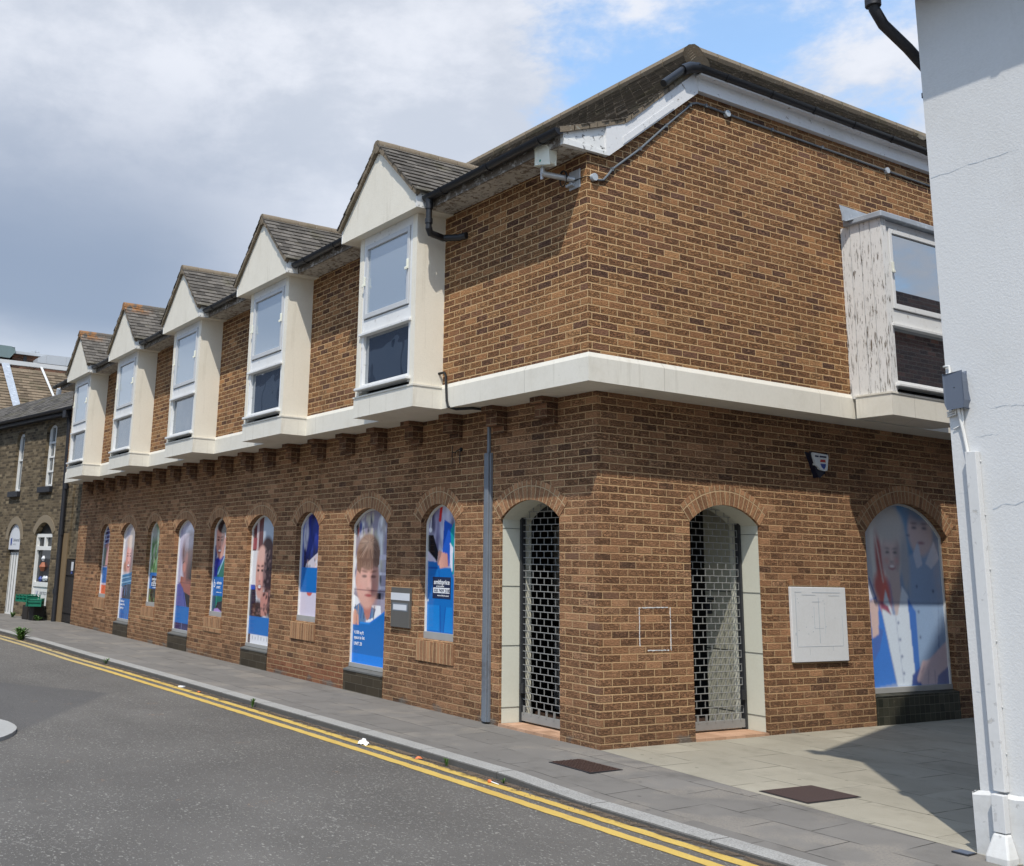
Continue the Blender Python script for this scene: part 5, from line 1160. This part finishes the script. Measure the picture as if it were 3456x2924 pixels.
mb.tube([(WX+.085, WY-.03, 2.83), (WX+.09, WY-.02, 2.74), (WX+.10, WY-.015, 2.66), (WX+.118, WY-.015, 2.515)], .011, 8)
mb.tube([(WX+.105, WY-.02, 2.83), (WX+.105, WY-.015, 2.74), (WX+.10, WY-.02, 2.70), (WX+.112, WY-.012, 2.515)], .007, 8)
mb.tube([(WX+.10, WY-.012, 2.715), (WX+.07, WY-.012, 2.70), (WX+.03, WY-.01, 2.685)], .004, 6)
for k in range(3): mb.tube([(WX-.004, WY+.02, 2.805-.014*k), (WX-.004, WY-.012, 2.80-.014*k), (WX+.06, WY-.02, 2.815-.016*k), (WX+.07, WY-.03, 2.83)], .006, 6)
mb.tube([(WX-.004, WY+.05, 3.12), (WX-.002, WY-.012, 3.12), (WX+.035, WY-.012, 3.12), (WX+.04, WY-.015, 3.08), (WX+.04, WY-.03, 3.05)], .008, 8)
part(mb, 'cable', 'cable_w', cw, smooth=True)
tr = thing('white_trunking', 'square white painted trunking on the house wall ending in a flared boot', 'trunking', (WX+.17, WY, 0))
mb = MB(); mb.box(WX+.118, WY-.055, .40, WX+.192, WY-.001, 2.52); mb.box(WX+.118, WY-.09, .165, WX+.197, WY-.034, .385)
for z in (.62, .9, 1.3, 1.75, 2.1, 2.45):
    mb.box(WX+.192, WY-.012, z, WX+.199, WY-.002, z+.012)
part(mb, 'channel', 'plastic_w', tr, bevel=.006)
mb = MB(); q = [(WX+.115, WY-.092), (WX+.200, WY-.092), (WX+.200, WY-.03), (WX+.115, WY-.03)]; q2 = [(WX+.085, WY-.15), (WX+.235, WY-.15), (WX+.235, WY-.03), (WX+.085, WY-.03)]
mb.add([(*a, .16) for a in q]+[(*a, .03) for a in q2]+[(a[0], a[1], -.01) for a in q2], [(0, 1, 2, 3)]+[(i, i+4, (i+1) % 4+4, (i+1) % 4) for i in range(4)]+[(i+4, i+8, (i+1) % 4+8, (i+1) % 4+4) for i in range(4)])
part(mb, 'boot', 'plinth', tr, bevel=.012)

# ------------------------------------------------------------------ old brown brick building beyond
OX, OY = -20.55, .0; AN = math.radians(8.94)
K = 1.035
sx = lambda s: -(s-.27)*K
zz_ = lambda z: 1.686+(z-1.686)*K
OB = thing('old_brick_building', 'old brown stock brick shop with narrow windows and a slate roof at the left edge', 'building', (OX, OY, 0), AN)
OT = lambda a, z, d: (a, d, z)
mb = MB()
hl = [(1.77*1, 1.20, .30, 2.24, .32, 'low'), (3.95, .86, -.1, 2.10, .52, 'door')]
win_low = opening(sx(1.92), 1.22, .34, zz_(2.20), .33); door_h = opening(sx(3.98), .95, .0, zz_(2.02), .50)
up2 = opening(sx(2.04), .72, zz_(3.46), zz_(5.02), .14); up1 = opening(sx(4.24), .62, zz_(3.40), zz_(4.88), .24)
wall(mb, OT, [(-22, -.3), (0, -.3), (0, 5.62), (-22, 5.62)], [win_low, door_h, up2, up1], .14)
mb.quad((0, 0, -.3), (0, 6, -.3), (0, 6, 5.62), (0, 0, 5.62)); mb.build('wall', 'brick_old', OB)
mb = MB(); mb.box(sx(.60), -.03, -.2, sx(.27), .0, 2.25); mb.build('rendered_pier', 'tan', OB)
mb = MB()
for (xc, w, zs, rise) in ((sx(1.92), 1.22, zz_(2.20), .33), (sx(3.98), .95, zz_(2.02), .50)):
    mb = MB(); arch_ring(mb, OT, xc, w, zs, rise, .20, .012); mb.build('stone_arch', 'arch_stone', OB)
mb = MB(); x = 0
rows = [(k*.16, k*.16+.16, -22, .12) for k in range(9)]; th = math.radians(36)
mb = MB(); tile_field(mb, lambda a, s: Vector((a, -.2+s*math.cos(th), 5.60+s*math.sin(th))), lambda s: Vector((0, -math.sin(th), math.cos(th))), rows, .28, .008)
mb.quad((-22, -.2, 5.59), (.1, -.2, 5.59), (.1, 1.0, 6.46), (-22, 1.0, 6.46)); mb.quad((-22, 1.0, 6.46), (.1, 1.0, 6.46), (.1, 5, 4), (-22, 5, 4)); mb.build('slate_roof', 'slate', OB)
mb = MB(); mb.gutter((-22, -.26, 5.60), (.12, -.26, 5.56), .075); mb.box(-22, -.18, 5.40, 0, -.002, 5.50); mb.build('gutter', 'blackold', OB, smooth=True)
mb = MB(); px = sx(.64); mb.box(px-.10, -.30, 5.30, px+.10, -.10, 5.54); mb.tube([(px, -.16, 5.35), (px, -.12, 5.1), (px+.05, -.10, 3.3), (px+.08, -.08, -.1)], .062, 10)
for z in (.7, 2.2, 3.4): mb.tube([(px+.06, -.09, z), (px+.06, -.09, z+.12)], .078, 10)
mb.build('downpipe', 'blackold', OB, smooth=True)
def oldwin(xc, w, z0, z1, nm, bars, arched=None):
    f = MB(); t = .075
    f.box(xc-w/2, .10, z0, xc-w/2+t, .16, z1); f.box(xc+w/2-t, .10, z0, xc+w/2, .16, z1); f.box(xc-w/2, .10, z0, xc+w/2, .16, z0+t); f.box(xc-w/2, .10, z1-t, xc+w/2, .16, z1)
    for b in bars: f.box(xc-w/2+t, .105, b-.025, xc+w/2-t, .15, b+.025)
    f.box(xc-.012, .115, z0, xc+.012, .15, z1) if nm == 'sash' else None
    wn = f.build('window', 'winframe_w', OB)
    g = MB(); g.quad((xc-w/2, .15, z0), (xc+w/2, .15, z0), (xc+w/2, .15, z1), (xc-w/2, .15, z1)); g.build('pane', 'glass_old', wn)
    s = MB(); s.box(xc-w/2-.08, -.10, z0-.16, xc+w/2+.08, .10, z0); s.build('window_sill', 'blackold', wn, bevel=.01)
    return wn
oldwin(sx(2.04), .72, zz_(3.46), zz_(5.14), 'sash', [zz_(4.27), zz_(4.66), zz_(3.88)])
oldwin(sx(4.24), .62, zz_(3.40), zz_(5.05), 'sash', [zz_(4.3)])
xc, w = sx(1.92), 1.22; z0, z1 = .34, zz_(2.22)
f = MB(); t = .09
f.box(xc-w/2, .06, z0, xc-w/2+t, .15, z1); f.box(xc+w/2-t, .06, z0, xc+w/2, .15, z1); f.box(xc-w/2+t, .06, z1-t, xc+w/2-t, .15, z1); f.box(xc-w/2+t, .055, zz_(1.80), xc+w/2-t, .15, zz_(1.90)); f.box(xc-.05, .06, zz_(1.90), xc+.05, .15, z1-t); f.box(xc-w/2+t, .06, .83, xc+w/2-t, .15, .95); f.box(xc-w/2+t, .085, z0, xc+w/2-t, .15, .83)
sw = f.build('shop_window', 'winframe_w', OB)
g = MB(); g.quad((xc-w/2+t, .13, .9), (xc+w/2-t, .13, .9), (xc+w/2-t, .13, z1), (xc-w/2+t, .13, z1)); g.build('pane', 'glass_shop', sw)
g = MB(); g.quad((xc-w/2, .155, z1), (xc+w/2, .155, z1), (xc+w/2, .155, z1+.5), (xc-w/2, .155, z1+.5)); g.build('dark_fanlight', 'dark', sw)
for k, (dx, z, r, mt) in enumerate(((-.12, 1.58, .07, 'label_w'), (-.10, 1.36, .12, 'shop'), (.05, 1.05, .07, 'boxgrey'), (-.2, 1.03, .07, 'blue'), (.2, 1.06, .06, 'label_w'))):
    s = MB(); s.tube([(xc+dx, .118, z-r), (xc+dx, .118, z), (xc+dx, .118, z+r)], [r*.5, r, r*.4], 8); s.build('display_item', mt, sw)
text_mesh('lettering', 'VERTIGO', .12, 'bluegrey', sw, (xc-.10, .082, .62), FRONT); text_mesh('lettering', 'V', .26, 'blue', sw, (xc-.36, .082, .54), FRONT)
xd = sx(3.98)
f = MB(); f.box(xd-.46, .12, -.05, xd+.47, .17, zz_(1.75)); 
dr = f.build('door', 'winframe_w', OB)
f = MB()
for k in range(5): f.box(xd-.40+k*.19, .112, .05, xd-.385+k*.19, .121, zz_(1.70))
f.box(xd-.47, .10, zz_(1.73), xd+.47, .13, zz_(1.83)); f.build('door_groove', 'darkdoor', dr)
ss = thing('shop_sign', 'white arched sign board with a small blue mark over the white shop door', 'sign', (OX, OY, 0), AN)
f = MB(); pts = opening(xd, .94, zz_(1.80), zz_(2.03), .49); f.prism(pts, 'y', .04, .075); f.build('sign_board', 'label_w', ss)
f = MB(); f.prism([(xd-.34, zz_(2.10)), (xd-.24, zz_(2.12)), (xd-.24, zz_(1.96)), (xd-.27, zz_(1.91)), (xd-.32, zz_(1.91)), (xd-.34, zz_(1.96))], 'y', .034, .039); f.build('sign_mark', 'blue', ss)
text_mesh('lettering', 'Universal', .13, 'bluegrey', ss, (xd-.16, .037, zz_(2.02)), FRONT); text_mesh('lettering', 'tailoring', .07, 'boxgrey', ss, (xd-.16, .037, zz_(1.93)), FRONT)
# link wall and plank gate between the two buildings
mb = MB(); mb.box(-20.62, .05, 1.60, XL+.0, .25, 5.2); mb.build('link_wall', 'brick_old', OB, (0, 0, 0)); 
lk = bpy.data.objects['link_wall']; lk.parent = None; lk.parent = OB; lk.matrix_parent_inverse = Matrix.LocRotScale(Vector((OX, OY, 0)), Matrix.Rotation(AN, 3, 'Z').to_quaternion(), None).inverted()
gt = thing('wooden_gate', 'narrow dark plank gate between the brown shop and the brick building', 'gate', (-20.15, .05, 0))
mb = MB()
for k in range(5): mb.box(-20.58+k*.176, .02, .02, -20.58+k*.176+.168, .06, 1.58-.01*(k % 2))
part(mb, 'boards', 'timber_dark', gt)
mb = MB(); mb.box(-20.58, .0, 1.18, -19.72, .022, 1.28); mb.box(-20.58, .0, .25, -19.72, .022, .36); mb.box(-20.62, -.01, .0, -20.55, .08, 1.6); part(mb, 'rail', 'timber_dark', gt)
mb = MB(); mb.box(-20.02, -.01, 1.30, -19.84, .0, 1.52); part(mb, 'white_notice', 'label_w', gt)
mb = MB(); mb.box(-20.0, -.012, 1.22, -19.88, -.002, 1.28); part(mb, 'blue_tag', 'blue', gt)
# green crates by the shop window
def crate(loc, rz, label):
    c = thing('plastic_crate', label, 'crate', loc, rz, 'green crates by the shop window'); w, d, h = .54, .36, .19
    f = MB()
    for sx_ in (-1, 1):
        f.box(sx_*w/2-.012, -d/2, 0, sx_*w/2+.012, d/2, .05); f.box(sx_*w/2-.012, -d/2, .10, sx_*w/2+.012, d/2, .13); f.box(sx_*w/2-.012, -d/2, .18, sx_*w/2+.012, d/2, h)
        f.box(-w/2, sx_*d/2-.012, 0, w/2, sx_*d/2+.012, .05); f.box(-w/2, sx_*d/2-.012, .10, w/2, sx_*d/2+.012, .13); f.box(-w/2, sx_*d/2-.012, .18, w/2, sx_*d/2+.012, h)
        for k in range(4): f.box(-w/2+.0+k*.2-.02, sx_*d/2-.010, 0, -w/2+k*.2+.02, sx_*d/2+.010, h)
    f.build('slatted_side', 'crate', c)
    f = MB(); f.box(-w/2+.014, -d/2+.014, .02, w/2-.014, d/2-.014, h-.03); f.build('lining', 'crate', c)
    f = MB(); f.box(-w/2, -d/2, .0, w/2, d/2, .02); f.build('base', 'crate', c)
rot = lambda s, d: (OX-math.cos(AN)*(-sx(s))+math.sin(AN)*d, OY-math.sin(AN)*(-sx(s))-math.cos(AN)*d)
q = rot(1.85, .30); crate((q[0], q[1], .44), AN+.1, 'green plastic crate sitting level at the left, farther from the brick building')
q = rot(1.15, .36); crate((q[0], q[1], .36), AN-.5, 'green plastic crate tilted forward at the right, nearer the brick building')
q = rot(1.5, .28)
st = thing('crate_stand', 'dark low stand holding the green crates under the shop window', 'stand', (q[0], q[1], 0), AN)
f = MB(); f.box(-.30, -.15, .0, .05, .15, .36); f.build('stand_box', 'timber_dark', st, bevel=.01)
f = MB(); f.box(.12, -.15, .0, .48, .13, .355); f.build('stand_box', 'timber_dark', st, bevel=.01)

# ------------------------------------------------------------------ roofs and blocks far behind
T = thing('tile_roofed_building', 'big brown tiled roof with a pale valley strip rising behind the shop roof', 'building', (-36, 2, 0))
sl = lambda x, y: (x, y, 9.36-.9*(x+37))
th = math.atan(.9); mb = MB(); rows = [(k*.19, k*.19+.19, -2, 7) for k in range(30)]
tile_field(mb, lambda a, s: Vector((-32.4-s*math.cos(th), a, 9.36-.9*4.6+s*math.sin(th))), lambda s: Vector((math.sin(th), 0, math.cos(th))), rows, .30, .03)
mb.quad((-32.4, -2, 5.2), (-32.4, 7, 5.2), (-36.7, 7, 9.1), (-36.7, -2, 9.1)); mb.quad((-36.6, -2, 9.0), (-36.6, 7, 9.0), (-41, 7, 5), (-41, -2, 5)); part(mb, 'tiled_slope', 'backtile', T)
mb = MB(); mb.box(-37.05, -2, 9.24, -36.8, 7, 9.42); part(mb, 'ridge', 'plinth', T)
mb = MB(); up = Vector((.05, 0, .055))
V = lambda x, y: Vector(sl(x, y))+up
mb.quad(V(-34.15, .97), V(-34.3, 1.25), V(-36.85, 1.04), V(-36.9, .72)); part(mb, 'valley_strip', 'lead', T)
mb = MB(); mb.quad(V(-36.95, 2.24), V(-36.95, 2.34), V(-34.6, 2.75), V(-34.6, 2.66)); part(mb, 'joint_strip', 'plinth', T)
mb = MB(); mb.tube([Vector(sl(-35.4, 2.78)), Vector(sl(-35.4, 2.78))+Vector((.10, 0, .30))], .10, 10); part(mb, 'vent', 'lead', T)
mb = MB(); mb.box(-41, -2, -.1, -33, 7, 5.3); part(mb, 'wall', 'brick_old', T)
F1 = thing('red_brick_block', 'flat roofed red brick block showing above the tiled ridge on the left', 'building', (-62, 6.5, 0))
mb = MB(); mb.box(-66, 5.45, 0, -60, 7.62, 13.82); part(mb, 'wall', 'brick_red', F1)
mb = MB(); mb.box(-66.2, 5.3, 13.82, -59.8, 7.75, 13.98); part(mb, 'parapet', 'deepgrey', F1)
mb = MB(); mb.box(-60.05, 6.1, 13.2, -59.98, 6.3, 13.75); part(mb, 'window', 'darkdoor', F1)
mb = MB(); mb.tube([(-60.3, 6.85, 13.9), (-60.3, 6.85, 14.22)], .04, 6); mb.tube([(-60.3, 6.6, 14.15), (-60.3, 7.1, 14.15)], .03, 6); part(mb, 'aerial', 'galv', F1)
F2 = thing('roof_plant_housing', 'blue green metal housing on a rooftop at the far left edge', 'roof unit', (-61, 4.3, 0))
mb = MB(); mb.prism([(2.6, 13.56), (5.2, 13.5), (5.52, 13.9), (5.45, 14.13), (5.2, 14.16), (2.6, 14.2)], 'x', -63, -59.6); part(mb, 'housing', 'greengrey', F2, bevel=.04)
mb = MB(); mb.box(-63, 2.6, 0, -60, 5.3, 13.42); part(mb, 'support', 'brick_red', F2)
F3 = thing('grey_roof_screen', 'pale grey panelled roof screen right of the red brick block', 'roof screen', (-60, 8.2, 0))
mb = MB(); mb.prism([(6.7, 13.2), (6.7, 13.52), (7.18, 13.76), (10.5, 13.79), (10.5, 13.2)], 'x', -60.2, -58.6); part(mb, 'screen', 'deepgrey', F3)
mb = MB(); mb.box(-58.6, 7.17, 13.2, -58.58, 7.19, 13.75); mb.box(-58.6, 8.36, 13.2, -58.58, 8.38, 13.78); part(mb, 'panel_seam', 'sash', F3)
mb = MB(); mb.box(-60.2, 6.8, 0, -58.7, 10.5, 13.2); part(mb, 'support_wall', 'brick_red', F3)

# ------------------------------------------------------------------ block across the street, seen mirrored in the lower panes
OF = thing('office_block', 'blue grey office block across the street, seen mirrored in the lower bay panes', 'building', (-22, -14, 0))
mb = MB(); mb.box(-44, -22, -.1, -14.6, -14, 10.4); part(mb, 'block', 'office', OF)
for k in range(9):
    for j in range(4):
        f = MB(); x = -43.3+k*3.2; z = .7+j*2.45; f.box(x, -14.04, z, x+2.7, -13.98, z+1.7); part(f, 'window', 'office_win', OF)

# ------------------------------------------------------------------ street ironwork, litter and weeds
a = thing('access_cover', 'rusty ribbed square access cover in the grey slabs at the corner', 'access cover', (.57, -.69, 0), 0, 'access covers')
mb = MB(); mb.box(-.27, -.185, -.02, .285, .185, .004); mb.build('frame', 'blackold', a)
mb = MB(); mb.box(-.255, -.17, -.01, .27, .17, .007)
for i in range(13):
    for j in range(8):
        if (i+j) % 2: mb.box(-.245+i*.039, -.16+j*.04, .006, -.245+i*.039+.030, -.16+j*.04+.018, .012)
        else: mb.box(-.245+i*.039+.006, -.165+j*.04, .006, -.245+i*.039+.022, -.165+j*.04+.034, .012)
mb.build('lid', 'rust', a)
a = thing('access_cover', 'plain dark square access cover in the buff paving of the alley', 'access cover', (2.24, .175, 0), 0, 'access covers')
mb = MB(); mb.prism([(-.25, -.29), (.235, -.315), (.255, .295), (-.225, .31)], 'z', -.02, .005); mb.build('frame', 'blackold', a)
mb = MB(); mb.prism([(-.235, -.275), (.22, -.30), (.24, .28), (-.21, .295)], 'z', -.01, .009); mb.build('lid', 'rust2', a)
a = thing('access_cover', 'small grey cover let into the paving at the foot of the white house', 'access cover', (3.87, -.415, 0), 0, 'access covers')
mb = MB(); mb.box(-.055, -.05, -.02, .055, .05, .006); mb.build('frame', 'blackold', a)
mb = MB(); mb.box(-.047, -.042, -.01, .047, .042, .009); mb.build('lid', 'bluegrey', a)
def crumple(n, r, flat, seed):
    rr = random.Random(seed); mb = MB(); v = []; f = []
    for i in range(n):
        for j in range(n):
            u, w = i/(n-1)-.5, j/(n-1)-.5
            v.append((u*2*r+rr.uniform(-.1, .1)*r, w*1.3*r+rr.uniform(-.1, .1)*r, max(.002, flat*(1-1.6*(u*u+w*w)*1.4)*rr.uniform(.25, 1.2))))
    for i in range(n-1):
        for j in range(n-1): k = i*n+j; f.append((k, k+n, k+n+1, k+1))
    mb.add(v, f); return mb
o = crumple(7, .06, .055, 3).build('paper_tissue', 'tissue', loc=(-1.50, -1.75, RZ+.002), rotz=.4); tag(o, 'crumpled white tissue lying on the inner yellow line by the kerb', 'tissue')
ll = thing('lollipop', 'orange lollipop with a white stick dropped on the inner yellow line', 'lollipop', (.58, -1.70, RZ+.016))
mb = MB(); mb.tube([(-.055, 0, 0), (-.045, 0, 0), (-.03, 0, 0), (-.016, 0, 0), (-.008, 0, 0)], [.004, .013, .017, .013, .004], 10); mb.build('sweet', 'orange', ll, smooth=True)
mb = MB(); mb.tube([(-.01, 0, 0), (.075, .015, -.008)], .004, 6); mb.build('stick', 'ink_w', ll)
mb = MB(); mb.box(-.045, -.025, 0, .045, .025, .018); tag(mb.build('cigarette_packet', 'ink_w', loc=(-6.62, -1.78, RZ+.004), rotz=.5, bevel=.002), 'flattened white packet in the gutter far along the yellow lines', 'packet')
for i, (x, y, lab) in enumerate(((-6.0, -1.76, 'curled brown dead leaf in the gutter near the white packet'), (-.62, -1.66, 'brown dead leaf in the gutter to the right of the tissue'))):
    o = crumple(5, .032, .022, 20+i).build('dead_leaf', 'orange', loc=(x, y, RZ+.004), rotz=i); tag(o, lab, 'leaf')
def weed(loc, h, n, spread, label, seed):
    rr = random.Random(seed); mb = MB()
    for k in range(n):
        q = rr.uniform(0, 6.28); L = h*rr.uniform(.5, 1.1); w = L*rr.uniform(.06, .13); out = spread*rr.uniform(.3, 1.1)
        pts = [Vector((0, 0, 0)), Vector((math.cos(q)*out*.35, math.sin(q)*out*.35, L*.6)), Vector((math.cos(q)*out*.8, math.sin(q)*out*.8, L*.9)), Vector((math.cos(q)*out*1.15, math.sin(q)*out*1.15, L*.8))]
        sd_ = Vector((-math.sin(q), math.cos(q), 0)); b = [pts[0]-sd_*w*.3, pts[0]+sd_*w*.3, pts[1]+sd_*w, pts[1]-sd_*w, pts[2]+sd_*w*.8, pts[2]-sd_*w*.8, pts[3]]
        o = Vector((rr.uniform(-1, 1)*spread*.25, rr.uniform(-1, 1)*spread*.12, 0))
        mb.add([p+o for p in b], [(0, 1, 2, 3), (3, 2, 4, 5), (5, 4, 6)])
    tag(mb.build('weed', 'leaf', loc=loc), label, 'weed', 'weeds along the kerb and walls')
weed((-15.6, -2.05, RZ), .26, 50, .24, 'largest green weed bushing over the far kerb', 1)
weed((-17.9, -2.12, RZ), .22, 14, .09, 'thin upright weed at the kerb left of the largest weed', 2)
weed((-.22, -1.62, RZ), .075, 18, .04, 'small green weed at a kerb joint near the tissue', 3)
weed((.62, -1.61, RZ), .05, 12, .05, 'tiny weed at the kerb foot right of the lollipop', 4)
weed((-4.35, -1.70, RZ), .12, 14, .035, 'slim weed at the kerb below the tall window showing a boy', 5)
weed((-10.1, -1.83, RZ), .10, 16, .10, 'low weed at the kerb below the window with the green jumper', 6)
weed((-21.2, -.45, -.02), .16, 34, .16, 'weed at the foot of the black drainpipe by the gate', 7)
weed((-22.9, -.72, -.02), .16, 30, .14, 'weed under the green crates', 8)
